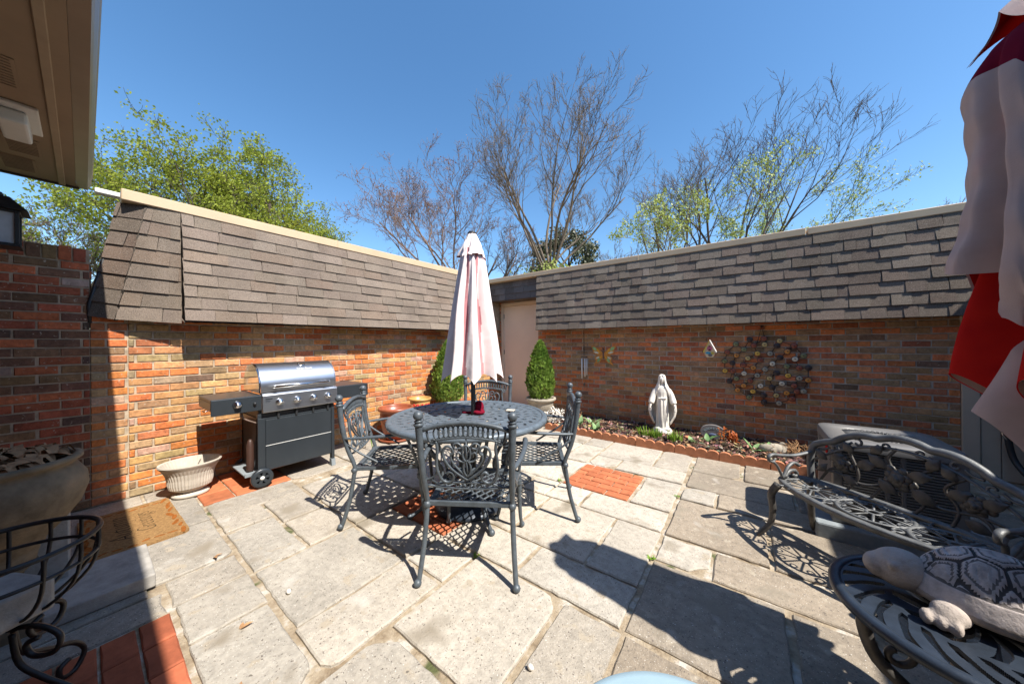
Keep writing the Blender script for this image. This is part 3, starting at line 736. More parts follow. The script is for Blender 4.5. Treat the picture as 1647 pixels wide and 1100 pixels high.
mb=MB(); mb.sphere((.02,.045,.775),(.045,.04,.055),12); mb.sphere((.03,.03,.74),(.06,.05,.022),10); mb.tube(catmull([(.01,.03,.735),(-.06,.0,.729),(-.11,-.02,.727)],4),.012,6)
mb.build('tie_strap',M['maroon'],t,remesh=.006)
# ------------------------------------------------------------------ barbecue grill
def text_mesh(txt,size,name,mat,parent,Mx,ext=.001,shear=0,sx=1,space=1,off=0):
    cu=bpy.data.curves.new('t','FONT'); cu.body=txt; cu.size=size; cu.extrude=ext; cu.align_x='CENTER'; cu.align_y='CENTER'; cu.shear=shear; cu.space_character=space; cu.offset=off
    ob=bpy.data.objects.new('t',cu); COL.objects.link(ob)
    dg=bpy.context.evaluated_depsgraph_get(); me=bpy.data.meshes.new_from_object(ob.evaluated_get(dg))
    bpy.data.objects.remove(ob); me.transform(Matrix.Diagonal((sx,1,1,1))); me.transform(Mx); me.name=name
    me.materials.clear(); me.materials.append(mat)
    o=bpy.data.objects.new(name,me); COL.objects.link(o)
    if parent: o.parent=parent
    return o
def frame(o,ux,uy,un): return Matrix(((ux[0],uy[0],un[0],o[0]),(ux[1],uy[1],un[1],o[1]),(ux[2],uy[2],un[2],o[2]),(0,0,0,1)))
# local frame: +y along the wall, +x towards the patio; origin on the ground under the front plane, left end of the body
t=thing('barbecue_grill','gas barbecue grill with curved stainless lid, four chrome knobs and grey cabinet on wheels','barbecue grill',(-3.57,.965,0))
G=M['grillgrey']
mb=MB(); mb.box(-.49,-.012,-.03,.635,.13,.62)
mb.box(-.011,-.003,.03,.60,.135,.36); mb.box(-.011,-.003,.03,.60,.366,.60); mb.box(-.012,.0,-.03,.025,.05,.62); mb.box(-.012,.0,.605,.635,.05,.62)
mb.build('cabinet',G,t,bevel=.003)
mb=MB(); mb.box(-.002,.0005,.03,.60,.3605,.3655); mb.build('door_trim',M['offwhite'],t)
mb=MB(); mb.box(-.47,-.02,-.02,.63,.621,.70); 
for y in (.12,.27,.42,.56): mb.box(-.02,.006,y,y+.018,.60,.68)
mb.build('firebox',M['black'],t,bevel=.004)
mb=MB()
mb.prism([(-.02,.665),(.03,.675),(.022,.83),(.0,.845),(-.06,.85),(-.06,.68)],(0,.0,0),(1,0,0),(0,0,1),(0,1,0),.655)
mb.build('control_panel',M['steel'],t,bevel=.003)
for k,y in enumerate((.13,.275,.42,.555)):
    mb=MB(); Mx=Matrix.Rotation(R(90),4,'Y')
    pr=[(.034,0),(.034,.006),(.028,.010),(.024,.03),(.018,.036)]
    vs=[];n=20
    mb2=MB(); mb2.lathe(pr,n,capt=True); mb2.box(-.005,.005,-.021,.021,.03,.043)
    mb.add([(p[2]+.028,-p[1]+y,p[0]+.757) for p in mb2.v],mb2.f,0,True); mb.build('knob',M['chrome'],t)
mb=MB(); mb.box(.0255,.0262,.022,.075,.79,.80); mb.box(.0258,.0264,.022,.06,.775,.78); mb.box(.0262,.0268,.022,.055,.765,.768); mb.build('panel_print',M['grillgrey'],t)
# lid
mb=MB(); K=22
prof=[(-.005,.852),(-.002,.90)]+[(-.235+.235*cos(a*pi/2/14)**.9,.90+.215*sin(a*pi/2/14)) for a in range(1,15)]+[(-.33,1.105),(-.42,1.04),(-.47,.94),(-.47,.852)]
n=len(prof); y0,y1=-.005,.64
vs=[(p[0],y,p[1]) for y in (y0,.13,.26,.39,.52,y1) for p in prof]
mb.add(vs,[(i*n+j,i*n+j+1,(i+1)*n+j+1,(i+1)*n+j) for i in range(5) for j in range(n-1)],0,True)
lid=mb.build('lid',M['steel'],t)
for y in (y0,y1):
    mb=MB(); P=[(p[0],p[1]) for p in prof]
    mb.prism(P,(0,y-(.014 if y<.1 else -.001),0),(1,0,0),(0,0,1),(0,1,0),.012); mb.build('lid_end',M['steel'] if y>.1 else M['chrome'],lid,bevel=.003)
mb=MB(); mb.tube([(.045,.09,.905),(.045,.56,.905)],.0135,12)
for y in (.105,.545): mb.tube([(-.004,y,.908),(.045,y,.905)],.012,8); mb.sphere((.045,y+(-.018 if y<.3 else .018),.905),.0145,10)
mb.build('lid_handle',M['chrome'],lid)
mb=MB(); a=R(62); ox,oz=-.235+.235*cos(a)**.9,.90+.215*sin(a); 
Fm=frame((ox,.36,oz),(0,1,0),(-sin(a),0,cos(a)),(cos(a),0,sin(a)))
mb2=MB(); mb2.lathe([(.035,0),(.036,.006),(.030,.010)],24,capt=True); mb2.lathe([(.026,.0101),(.006,.0115)],20,capt=True,capb=False)
mb.add([tuple(Fm@V(p)) for p in mb2.v],mb2.f,0,True); mb.build('thermometer',M['chrome'],lid)
a=R(44); ox,oz=-.235+.235*cos(a)**.9,.90+.215*sin(a)
text_mesh('Char-Broil',.032,'lid_lettering',M['white'],lid,frame((ox+.004,.37,oz+.004),(0,1,0),(-sin(a),0,cos(a)),(cos(a),0,sin(a))),.0012)
# side shelves
for (ya,yb,nm) in ((-.345,-.001,'side_shelf'),(.657,1.005,'side_shelf')):
    mb=MB(); mb.box(-.45,-.002,ya,yb,.815,.838); mb.box(-.002,.012,ya,yb,.70,.836); mb.box(-.45,-.44,ya,yb,.75,.814)
    e=ya if ya<0 else yb-.012; mb.box(-.44,-.002,e,e+.012,.74,.814)
    mb.build(nm,G,t,bevel=.006,seg=2)
mb=MB(); mb2=MB(); mb2.lathe([(.034,0),(.034,.006),(.028,.010),(.024,.03),(.018,.036)],20,capt=True); mb2.box(-.005,.005,-.021,.021,.03,.043)
mb.add([(p[2]+.0125,-p[1]-.175,p[0]+.775) for p in mb2.v],mb2.f,0,True); mb.build('knob',M['chrome'],t)
mb=MB(); mb.sphere((.022,-.055,.768),(.014,.013,.015),10); mb.tube([(.018,-.055,.76),(.016,-.055,.742)],[.008,.004],8); mb.build('igniter_button',M['black'],t)
mb=MB(); mb.tube([(.006,-.36,.755),(.0,-.385,.752),(-.05,-.388,.752),(-.1,-.36,.752)],.004,5); mb.build('hook',M['chrome'],t)
# legs, wheels, tank
for (x,y,nm) in ((-.47,-.03,'leg'),(-.035,.605,'leg'),(-.47,.605,'leg'),(-.035,-.03,'leg')):
    zb=.0 if y>.3 else .10
    mb=MB(); mb.box(x-.012,x+.028,y,y+.03,zb+.055,.66); l=mb.build(nm,G,t,bevel=.003)
    if y>.3:
        mb=MB(); mb.prism([(-.018,0),(.046,0),(.036,.075),(-.012,.075)],(x,y-.004,0),(1,0,0),(0,0,1),(0,1,0),.04); mb.build('foot_cap',M['pad'] if x>-.1 else G,l,bevel=.003)
for x in (.012,-.50):
    c=(x,.0-.005,.085)
    mb=MB(); pr=[(.052,-.02),(.080,-.022),(.085,-.012),(.085,.012),(.080,.022),(.052,.02)]
    mb2=MB(); mb2.lathe(pr,36,capb=False); mb.add([(p[2]+c[0],p[0]+c[1],p[1]+c[2]) for p in mb2.v],mb2.f,0,True)
    wv=mb.build('wheel',M['grillgrey'],t)
    mb=MB(); mb2=MB(); mb2.lathe([(.05,-.012),(.054,.012)],28,capt=False,capb=True); mb.add([(p[2]+c[0],p[0]+c[1],p[1]+c[2]) for p in mb2.v],mb2.f,1,False)
    for k in range(6):
        a=k*pi/3+.2; mb.prism([(.012,-.010),(.054,-.014),(.054,.014),(.012,.010)],(c[0]+.010,c[1],c[2]),(0,cos(a),sin(a)),(0,-sin(a),cos(a)),(1,0,0),.006)
    mb2=MB(); mb2.lathe([(.018,-.01),(.018,.016),(.010,.022)],14,capt=True); mb.add([(p[2]+c[0],p[0]+c[1],p[1]+c[2]) for p in mb2.v],mb2.f,2,True)
    mb.build('wheel_hub',[M['grillgrey'],M['black'],M['offwhite']],wv)
mb=MB(); mb.tube([(.01,-.005,.085),(-.5,-.005,.085)],.009,8); mb.build('axle',M['chrome'],t)
mb=MB(); mb.box(-.46,-.03,-.12,-.03,.115,.13); mb.box(-.03,-.02,-.12,-.03,.11,.15); mb.build('tank_tray',M['pad'],t,bevel=.003)
mb=MB(); mb.lathe([(.016,0),(.026,.015),(.028,.05),(.028,.24),(.02,.28),(.010,.30)],20,(-.10,-.062,.13),capt=True); mb.build('gas_tank',M['redwood'],t)
mb=MB(); mb.tube(catmull([(-.05,-.13,.70),(-.04,-.12,.64),(-.05,-.03,.58),(-.09,.0,.56)],5),.007,6); mb.build('gas_hose',M['barkred'],t)

# ------------------------------------------------------------------ things along the left wall
t=thing('ribbed_planter','empty ribbed oval concrete planter bowl against the sunlit brick wall','planter',(-3.91,.55,0),R(-14)); t.scale=(.91,.91,.93)
mb=MB(); mb.lathe([(.155,0),(.165,.006),(.165,.02),(.15,.032),(.115,.036),(.11,.05)],96,sx=.66,sy=.80); mb.build('foot',M['bowl'],t)
mb=MB(); prof=[(.105,.045),(.15,.062),(.185,.085),(.195,.12),(.20,.17),(.215,.22),(.245,.262),(.27,.288),(.278,.30),(.272,.312),(.255,.308),(.225,.25),(.19,.18),(.16,.10),(.0,.08)]
n=168; vs=[]
for i,(r,z) in enumerate(prof):
    rib=.028 if 2<=i<=5 else (.012 if 10<=i<=12 else 0)
    for j in range(n):
        a=2*pi*j/n; q=r*(1+rib*(1 if (j%4)<2 else -1)*.5); vs.append((q*cos(a)*.66,q*sin(a)*.80,z))
mb.add(vs,[(i*n+j,i*n+(j+1)%n,(i+1)*n+(j+1)%n,(i+1)*n+j) for i in range(len(prof)-1) for j in range(n)],0,False)
mb.build('basin',M['bowl'],t)

t=thing('doormat','coir doormat with black script lettering and rust coloured leaf border, half in shade','doormat',(-3.52,.20,.0),R(1.5))
def blob(w,h,n=48,rad=.03):
    P=[]
    for (cx,cy,a0) in ((w-rad,h-rad,0),(-w+rad,h-rad,pi/2),(-w+rad,-h+rad,pi),(w-rad,-h+rad,1.5*pi)):
        for k in range(8): P.append((cx+rad*cos(a0+k/7*pi/2),cy+rad*sin(a0+k/7*pi/2)))
    return P
mb=MB(); o2=[]
P=blob(.40,.225); Q=[]
for i,p in enumerate(P):
    q=P[(i+1)%len(P)]; L=math.hypot(q[0]-p[0],q[1]-p[1]); k=max(1,int(L/.012))
    for j in range(k):
        x,y=lerp(p[0],q[0],j/k),lerp(p[1],q[1],j/k); e=.006*mnoise.noise((x*60,y*60,1)); Q.append((x*(1+e),y*(1+2*e)))
mb.prism(Q,(0,0,.003),(1,0,0),(0,1,0),(0,0,1),.016); mb.build('mat_body',M['coir'],t)
mb=MB(); rnd=random.Random(8)
def leafpatch(x,y,l,wd,a):
    P=[(l*cos(k*pi/6)*.5,wd*sin(k*pi/6)*(1+.3*rnd.uniform(-1,1))*.5) for k in range(12)]
    mb.prism([(x+u*cos(a)-v*sin(a),y+u*sin(a)+v*cos(a)) for u,v in P],(0,0,.0188),(1,0,0),(0,1,0),(0,0,1),.0016)
for k in range(9):
    x=-.34+.085*k
    for s in (-1,1): leafpatch(x+rnd.uniform(-.02,.02),s*.195+rnd.uniform(-.012,.012),rnd.uniform(.06,.11),rnd.uniform(.018,.03),rnd.uniform(-.5,.5))
for k in range(6):
    for s in (-1,1): leafpatch(s*(.345+rnd.uniform(-.02,.02)),-.15+.06*k,rnd.uniform(.04,.06),rnd.uniform(.014,.024),pi/2+rnd.uniform(-.5,.5))
mb.build('leaf_border',M['rust'],t)
# read from the garden side: the line runs towards the wall, letters are tall
Z=frame((.0,-.055,.0192),(-1,0,0),(0,-1,0),(0,0,1)); text_mesh('Autumn',.155,'lettering',M['ink'],t,Z,.0008,.3,.92,1,-.0035)
Z=frame((-.02,.06,.0192),(-1,0,0),(0,-1,0),(0,0,1)); text_mesh('Greetings',.135,'lettering',M['ink'],t,Z,.0008,.3,.72,1,-.0035)

t=thing('stone_step_slab','loose smooth pale stone slab lying beside the doormat, half in shade','stone slab',(-2.74,.08,0))
mb=MB(); mb.box(-.26,.175,-.20,.145,.004,.075); mb.build('slab_body',M['blockstone'],t,bevel=.007,seg=2)

# terracotta pots
def pot(name,label,loc,sc,sz,mat):
    t=thing(name,label,'pot',loc)
    mb=MB(); mb.lathe([(r*sc,z*sz) for r,z in [(.19,0),(.22,.02),(.27,.16),(.30,.32),(.31,.40),(.30,.43),(.315,.44),(.345,.455),(.35,.48),(.34,.50),(.315,.50),(.30,.48),(.29,.40),(.10,.38)]],56); mb.build('pot_body',mat,t)
    return t
t=pot('terracotta_pot','glazed terracotta pot against the sunlit wall, behind the left chair',(-3.84,2.52,.025),.66,.83,M['terracotta'])
mb=MB(); mb.lathe([(.202,.25),(.207,.255),(.211,.27),(.207,.285)],56,capb=False); mb.build('band',M['terracotta'],t)
mb=MB(); mb.lathe([(.17,-.022),(.21,-.015),(.225,.012),(.215,.012),(.20,-.008),(.0,-.01)],48); mb.build('saucer',M['terracotta'],t)
t=pot('painted_pot','yellow glazed pot painted with red flowers, behind the terracotta pot',(-3.95,3.0,.20),.47,.56,M['yellowpot'])
rnd=random.Random(3)
for k in range(6):
    mb=MB(); a=-1.7+k*.42+rnd.uniform(-.06,.06)
    for q in range(5):
        b=q*2*pi/5; mb.sphere((.142*cos(a)+.014*cos(b)*-sin(a),.142*sin(a)+.014*cos(b)*cos(a),.19+.014*sin(b)),(.012,.012,.012),8)
    mb.build('painted_flower',M['redpaint'],t)
t=thing('plant_block','low stone block under the yellow pot','plinth',(-3.95,3.0,0)); mb=MB(); mb.box(-.13,.13,-.13,.13,0,.199); mb.build('block',M['blockstone'],t,bevel=.005)
t=thing('wire_plant_stand','thin pale green wire plant stand with curled feet between grill and terracotta pot','plant stand',(-3.72,2.02,0))
for k in range(3):
    a=k*2*pi/3+.5; mb=MB(); mb.tube(catmull([(.03*cos(a),.03*sin(a),.34),(.06*cos(a),.06*sin(a),.20),(.10*cos(a),.10*sin(a),.03),(.125*cos(a),.125*sin(a),.012),(.14*cos(a),.14*sin(a),.03),(.125*cos(a),.125*sin(a),.045)],4),.005,5); mb.build('leg',M['shoot'] if k==0 else M['bowl'],t)
mb=MB(); mb.tube([(.06*cos(k*pi/10),.06*sin(k*pi/10),.33) for k in range(20)],.004,5,closed=True); mb.build('ring',M['bowl'],t)

# clipped evergreens
def arbor(name,label,loc,h,rad,z0,seed,n=5200):
    t=thing(name,label,'shrub',loc); rnd=random.Random(seed)
    mb=MB(); mb.tube([(0,0,z0-.06),(.01,0,z0+h*.5),(0,0,z0+h*.9)],[.025,.016,.006],7); mb.build('stem',M['bark'],t)
    mb=MB()
    def R_(s): return rad*(sin(pi*min(1,(s*.93+.07))**.62))**.75
    for i in range(n):
        s=rnd.random()**.9; a=rnd.uniform(0,2*pi); lump=1+.27*mnoise.noise((cos(a)*2.2,sin(a)*2.2,s*6+seed))
        d=rnd.choice((1,1,1,.93,.8,.6,1.06)); r=R_(s)*lump*d*rnd.uniform(.93,1.04); z=z0+s*h
        p=V((r*cos(a),r*sin(a),z)); out=V((cos(a),sin(a),.0)); up=(V((0,0,1))*rnd.uniform(.7,1.2)+out*rnd.uniform(.1,.8)+V((rnd.uniform(-.4,.4),rnd.uniform(-.4,.4),0))).normalized()
        side=up.cross(out+V((rnd.uniform(-.8,.8),rnd.uniform(-.8,.8),0))).normalized(); L=rnd.uniform(.03,.055); wdt=L*.34
        q=p+up*L
        mb.add([p-side*wdt*.3,p+side*wdt*.3,p+up*L*.55+side*wdt,q,p+up*L*.55-side*wdt],[(0,1,2,3,4)],0,False)
    mb.build('foliage',M['arbor'],t)
    return t
arbor('evergreen_shrub','cone shaped evergreen in the corner left of the parasol, against the brick wall',(-3.9,3.52,0),.98,.235,.34,4,6000)
t=thing('corner_planter','low terracotta planter under the corner evergreen','planter',(-3.9,3.52,0)); mb=MB(); mb.lathe([(.17,0),(.20,.03),(.235,.28),(.25,.30),(.25,.335),(.225,.335),(.21,.29),(.0,.28)],40); mb.build('pot_body',M['terracotta'],t)
arbor('potted_evergreen','clipped cone evergreen growing in the concrete urn by the beige door',(-2.63,4.30,0),.89,.20,.41,6,5200)
t=thing('concrete_urn','wide rimmed concrete urn holding the clipped evergreen','urn',(-2.63,4.30,0))
mb=MB(); mb.lathe([(.15,0),(.155,.03),(.11,.07),(.075,.11),(.08,.15),(.13,.19),(.185,.26),(.20,.33),(.20,.365),(.225,.38),(.24,.40),(.235,.425),(.215,.43),(.195,.41),(.19,.38),(.0,.385)],56); mb.build('urn_body',M['concrete'],t)

# ------------------------------------------------------------------ left foreground: urn, wire basket, blocks, lantern
t=thing('garden_urn','big weathered bowl urn full of dead leaves standing in the shade beside the doormat','urn',(-2.77,-.27,0))
mb=MB(); mb.box(-.17,.17,-.17,.17,0,.05); mb.lathe([(.15,.051),(.15,.07),(.10,.11),(.085,.18),(.10,.24),(.135,.275)],48,capt=True); mb.build('pedestal',M['urn'],t)
mb=MB(); mb.lathe([(.11,.26),(.13,.285),(.14,.33),(.135,.34),(.155,.36),(.16,.38),(.21,.44),(.262,.52),(.285,.60),(.28,.655),(.255,.70),(.24,.715),(.252,.73),(.268,.743),(.266,.758),(.25,.765),(.235,.755),(.235,.74),(.0,.72)],72); mb.build('bowl',M['urn'],t)
mb=MB(); rnd=random.Random(12)
for k in range(170):
    a=rnd.uniform(0,2*pi); r=.22*math.sqrt(rnd.random()); z=.735+rnd.uniform(0,.06)*(1-r/.3)
    L=rnd.uniform(.05,.12); b=rnd.uniform(0,2*pi); cu=rnd.uniform(.02,.05); wdt=L*rnd.uniform(.16,.32)
    pts=[]
    for i in range(4):
        s=i/3; w_=wdt*sin(pi*(.15+.8*s)); cx=r*cos(a)+(s-.5)*L*cos(b); cy=r*sin(a)+(s-.5)*L*sin(b); zz=z+cu*sin(pi*s)+rnd.uniform(-.004,.004)
        pts+= [(cx-w_*sin(b),cy+w_*cos(b),zz),(cx+w_*sin(b),cy-w_*cos(b),zz+.008)]
    mb.add(pts,[(0,2,3,1),(2,4,5,3),(4,6,7,5)],0,True)
o=mb.build('dead_leaves',M['dry'],t); tag(o,kind='stuff')
t=thing('plinth_block','upright grey stone block between the urn and the stone slab','stone block',(-3.0,-.15,0)); mb=MB(); mb.box(-.09,.09,-.1,.1,0,.45); mb.build('block',M['blockstone'],t,bevel=.006)

t=thing('wire_basket_stand','black wrought iron basket plant stand with curled scroll legs in the left foreground','plant stand',(-2.02,-.17,0))
mb=MB(); I=M['iron']; rr=.205; zr=.615
mb.tube([(rr*cos(a*pi/24),rr*sin(a*pi/24),zr) for a in range(48)],.0085,7,closed=True)
mb.tube([(rr*.985*cos(a*pi/24),rr*.985*sin(a*pi/24),zr-.075) for a in range(48)],.0065,6,closed=True); mb.build('rim',I,t)
for k in range(14):
    a=2*pi*k/14; mb=MB(); mb.tube(catmull([(rr*cos(a),rr*sin(a),zr),(rr*1.0*cos(a),rr*1.0*sin(a),zr-.06),(rr*.9*cos(a),rr*.9*sin(a),zr-.14),(rr*.55*cos(a),rr*.55*sin(a),zr-.215),(rr*.12*cos(a),rr*.12*sin(a),zr-.245)],3),.0058,5); mb.build('basket_rod',I,t)
for k in range(4):
    a=pi/4+k*pi/2; f=lambda P:[(x*cos(a),x*sin(a),z) for x,z in P]; mb=MB()
    mb.tube(f(catmull2([(.02,.345),(.10,.35),(.165,.31),(.15,.255),(.09,.25),(.07,.29),(.105,.31)],5)),.0085,6)
    mb.tube(f(catmull2([(.03,.33),(.05,.23),(.12,.17),(.20,.12),(.235,.06),(.205,.012),(.16,.02),(.155,.06),(.185,.07)],5)),.0085,6); mb.build('scroll_leg',I,t)
t=thing('basket_stone','rough grey stone block resting in the wire basket','stone block',(-2.02,-.17,zr-.235)); mb=MB(); mb.box(-.095,.10,-.075,.07,.0,.11,M=Matrix.Rotation(.5,4,'Z')); mb.build('block',M['blockstone'],t,bevel=.012,seg=2)

t=thing('wall_lantern','black wall lantern with frosted panes hanging under the eave at the left edge','lantern',(-3.79,-.32,1.93)); t.scale=(.92,.92,.92)
mb=MB(); 
for sx_ in (-1,1):
    for sy_ in (-1,1): mb.box(sx_*.075-.009,sx_*.075+.009,sy_*.075-.009,sy_*.075+.009,.02,.235)
mb.box(-.09,.09,-.09,.09,0,.02); mb.box(-.088,.088,-.088,.088,.235,.25); mb.box(-.08,.08,-.004,.004,.19,.197) 
mb.build('frame',I,t,bevel=.002)
mb=MB(); mb.add([(-.12,-.12,.25),(.12,-.12,.25),(.12,.12,.25),(-.12,.12,.25),(-.045,-.045,.345),(.045,-.045,.345),(.045,.045,.345),(-.045,.045,.345)],[(3,2,1,0),(4,5,6,7),(0,1,5,4),(1,2,6,5),(2,3,7,6),(3,0,4,7)],0,False); mb.sphere((0,0,.36),.022,8); mb.build('cap',I,t)
mb=MB(); mb.box(-.068,.068,-.068,.068,.021,.234); mb.build('glass_pane',M['glass'],t)
mb=MB(); mb.tube(catmull([(0,0,.36),(0,-.06,.44),(0,-.18,.44),(0,-.295,.36)],4),.012,7); mb.box(-.05,.05,-.309,-.29,.22,.44); mb.build('bracket',I,t)

# pale blue round stool at the bottom edge
t=thing('blue_stool','round pale blue painted stool top at the bottom edge of the photo','stool',(-.065,.665,0))
mb=MB(); mb.lathe([(.275,.0),(.297,.004),(.305,.014),(.305,.024),(.297,.033),(.28,.036)],96,(0,0,.365),capt=True); mb.build('seat',M['blue'],t)
mb=MB(); 
rnd=random.Random(2)
for k in range(6): 
    mb=MB(); a=rnd.uniform(0,6.3); r=.28*rnd.random()**.5; mb.sphere((r*cos(a),r*sin(a),.4015),(rnd.uniform(.003,.007),.002,.001),6)
    mb.build('dirt_speck',M['soil'],t)
for k in range(3):
    a=k*2*pi/3+1; mb=MB(); mb.tube([(.20*cos(a),.20*sin(a),.366),(.23*cos(a),.23*sin(a),.0)],.018,8); mb.build('leg',M['blue'],t)
# ------------------------------------------------------------------ bench, condenser, side table, turtle, big parasol
BD=V((.76,-.65,0)); BF=V((-.65,-.76,0))          # along the bench, and its front
t=thing('garden_bench','small cast metal bench with rose pattern back, in front of the air conditioner','bench',(.545,2.52,0),math.atan2(-.65,.76))
# local: x along, y backwards (front = -y)
A=M['aluold']; Bz=M['bronze']
HL=.47; zs=.385
def seat_out(n=72):
    P=[]
    for i in range(n):
        a=2*pi*i/n; x=cos(a); y=sin(a)
        X=HL*(abs(x)**.62)*(1 if x>0 else -1); Y=.185*(abs(y)**.75)*(1 if y>0 else -1)
        if Y<0: Y*=1-.20*math.exp(-(X/.16)**2)*0
        Y+=-.030*cos(X/HL*pi*1.0)*(1 if Y<0 else .2)
        P.append((X,Y))
    return P
O=seat_out(); n=len(O); I2=[(x*.935,y*.84) for x,y in O]
mb=MB(); vs=[(x,y,zs) for x,y in O]+[(x,y,zs-.003) for x,y in I2]+[(x*1.01,y*1.02,zs-.008) for x,y in O]+[(x*1.005,y*1.01,zs-.03) for x,y in O]+[(x,y,zs-.02) for x,y in I2]
fs=[]
for i in range(n):
    j=(i+1)%n; fs+=[(i,j,n+j,n+i),(2*n+i,2*n+j,j,i),(3*n+i,3*n+j,2*n+j,2*n+i),(n+i,n+j,4*n+j,4*n+i),(4*n+i,4*n+j,3*n+j,3*n+i)]
mb.add(vs,fs,0,True); mb.build('seat_frame',A,t)
mb=MB()
for cx in (-.285,0,.285):
    rx,ry=.142,.135
    mb.tube([(cx+rx*cos(k*pi/16),ry*sin(k*pi/16)-.012,zs-.010) for k in range(32)],.0095,6,closed=True,flat=.6)
    mb.tube([(cx+.028*cos(k*pi/8),.027*sin(k*pi/8)-.012,zs-.010) for k in range(16)],.0085,6,closed=True,flat=.6)
    for k in range(10):
        a=k*pi/5+.15; mb.tube([(cx+.03*cos(a),.03*sin(a)-.012,zs-.011),(cx+rx*cos(a),ry*sin(a)-.012,zs-.011)],.0062,5,flat=.7)
        b=a+pi/10; mb.tube([(cx+(rx-.022)*cos(b)+.016*cos(q*pi/5),(ry-.022)*sin(b)-.012+.014*sin(q*pi/5),zs-.012) for q in range(10)],.0048,4,closed=True)
for cx in (-.1425,.1425):
    for s in (-1,1):
        mb.tube(catmull([(cx-.05,s*.085-.012,zs-.012),(cx,s*.06-.012,zs-.012),(cx+.05,s*.085-.012,zs-.012)],4),.007,5)
        mb.tube([(cx+.018*cos(q*pi/6),s*.10-.012+.018*sin(q*pi/6),zs-.012) for q in range(12)],.006,5,closed=True)
        mb.tube([(cx,s*.118-.012,zs-.012),(cx,s*.158-.016,zs-.012)],.006,5)
for s in (-1,1):
    for q in (-1,0,1): mb.tube([(s*.42,-.012+q*.02,zs-.012),(s*.455,-.012+q*.05,zs-.012)],.006,5)
    for q in (-1,1):
        for xx in (.30,.36): mb.tube([(s*xx,q*.125-.012,zs-.012),(s*(xx+.02),q*.150-.012,zs-.012)],.006,5)
mb.build('seat_lattice',A,t)
for s in (-1,1):
    mb=MB(); mb.tube(catmull([(s*.40,-.13,zs-.02),(s*.425,-.155,zs-.09),(s*.42,-.15,.20),(s*.43,-.16,.10),(s*.46,-.20,.03),(s*.475,-.215,.014)],4),[.024-.0006*i for i in range(21)],8); mb.build('leg',Bz,t)
    mb=MB(); mb.tube(catmull([(s*.40,.14,zs-.02),(s*.405,.155,.2),(s*.415,.18,.07),(s*.43,.215,.014)],4),[.022-.0006*i for i in range(13)],8); mb.build('leg',Bz,t)
by2=lambda z:.165+(z-zs)*.16
def top(x):
    u=x/.41; base=.575+.155*(1-abs(u)**2.1)
    return base+.016*abs(cos(u*pi*2.0))
mb=MB()
P=[(-.405,by2(zs-.02),zs-.02),(-.42,by2(.45),.45),(-.425,by2(.53),.53)]+[(x/12*.41,by2(top(x/12*.41)),top(x/12*.41)) for x in range(-12,13)]+[(.425,by2(.53),.53),(.42,by2(.45),.45),(.405,by2(zs-.02),zs-.02)]
mb.tube(catmull(P,3),.0205,9); mb.build('back_frame',A,t)
mb=MB(); f3=lambda P:[(x,by2(z),z) for x,z in P]
mb.tube(f3([(x/12*.40,lerp(.50,.685,1-(abs(x)/12)**2.0)) for x in range(-12,13)]),.010,6,flat=.8)
for s in (-1,1):
    for (cx,sg) in ((.07,1),(.19,-1),(.30,1)):
        z=top(cx)-.045; mb.tube(f3([(s*q[0],q[1]) for q in spiral(cx,z,.006,.026,0,sg*5.4,16)]),.007,5)
        mb.tube(f3(catmull2([(s*(cx+.026),z-.004),(s*(cx+.05),z-.025),(s*(cx+.085),z-.032)])),.007,5)
mb.build('scroll_band',A,t)
# vines, leaves and roses between seat and rail
rnd=random.Random(41)
def leaf3(mb,x,z,a,L):
    b=by2(z); vs=[];K=6
    for i in range(K+1):
        s=i/K; w_=L*.30*sin(pi*min(1,s*1.02+.02)); u=L*s; 
        for q in (-1,0,1): vs.append((x+u*cos(a)-q*w_*sin(a),b-.008-(.008 if q==0 else 0)-.01*sin(pi*s),z+u*sin(a)+q*w_*cos(a)))
    fs=[(i*3+q,i*3+q+1,i*3+q+4,i*3+q+3) for i in range(K) for q in (0,1)]
    mb.add(vs,fs,0,True); o=len(vs)
    mb.add([(p[0],p[1]+.009,p[2]) for p in vs],[tuple(reversed(f_)) for f_ in fs],0,True)
mb=MB()
for P in ([(-.36,.37),(-.31,.47),(-.24,.50),(-.30,.58)],[(-.22,.37),(-.17,.47),(-.20,.56),(-.26,.66)],[(-.11,.37),(-.06,.46),(.0,.52),(-.05,.62),(-.02,.69)],[(.06,.37),(.10,.45),(.04,.53),(.09,.60),(.16,.66)],[(.19,.37),(.21,.47),(.16,.55),(.22,.62)],[(.33,.37),(.30,.45),(.24,.49),(.31,.56),(.35,.57)],[(-.38,.44),(-.28,.46),(-.15,.44),(-.05,.48)],[(.05,.47),(.16,.45),(.27,.47),(.39,.45)]):
    mb.tube(f3(catmull2(P,5)),.0078,5)
mb.build('vine',Bz,t)
for (x,z,a,L) in ((-.31,.53,.6,.09),(-.33,.52,2.4,.08),(-.24,.46,-.4,.09),(-.18,.54,.4,.10),(-.2,.6,2.2,.08),(-.08,.50,-.6,.10),(.03,.56,.3,.10),(-.05,.57,2.5,.10),(.05,.50,-.5,.11),(.10,.62,1.0,.08),(.17,.52,.5,.09),(.2,.6,2.3,.08),(.27,.52,.5,.09),(.23,.44,-.4,.09),(.31,.43,.2,.07),(-.12,.63,.9,.08),(-.36,.44,1.0,.07)):
    mb=MB(); leaf3(mb,x,z,a,L); mb.build('leaf',Bz,t)
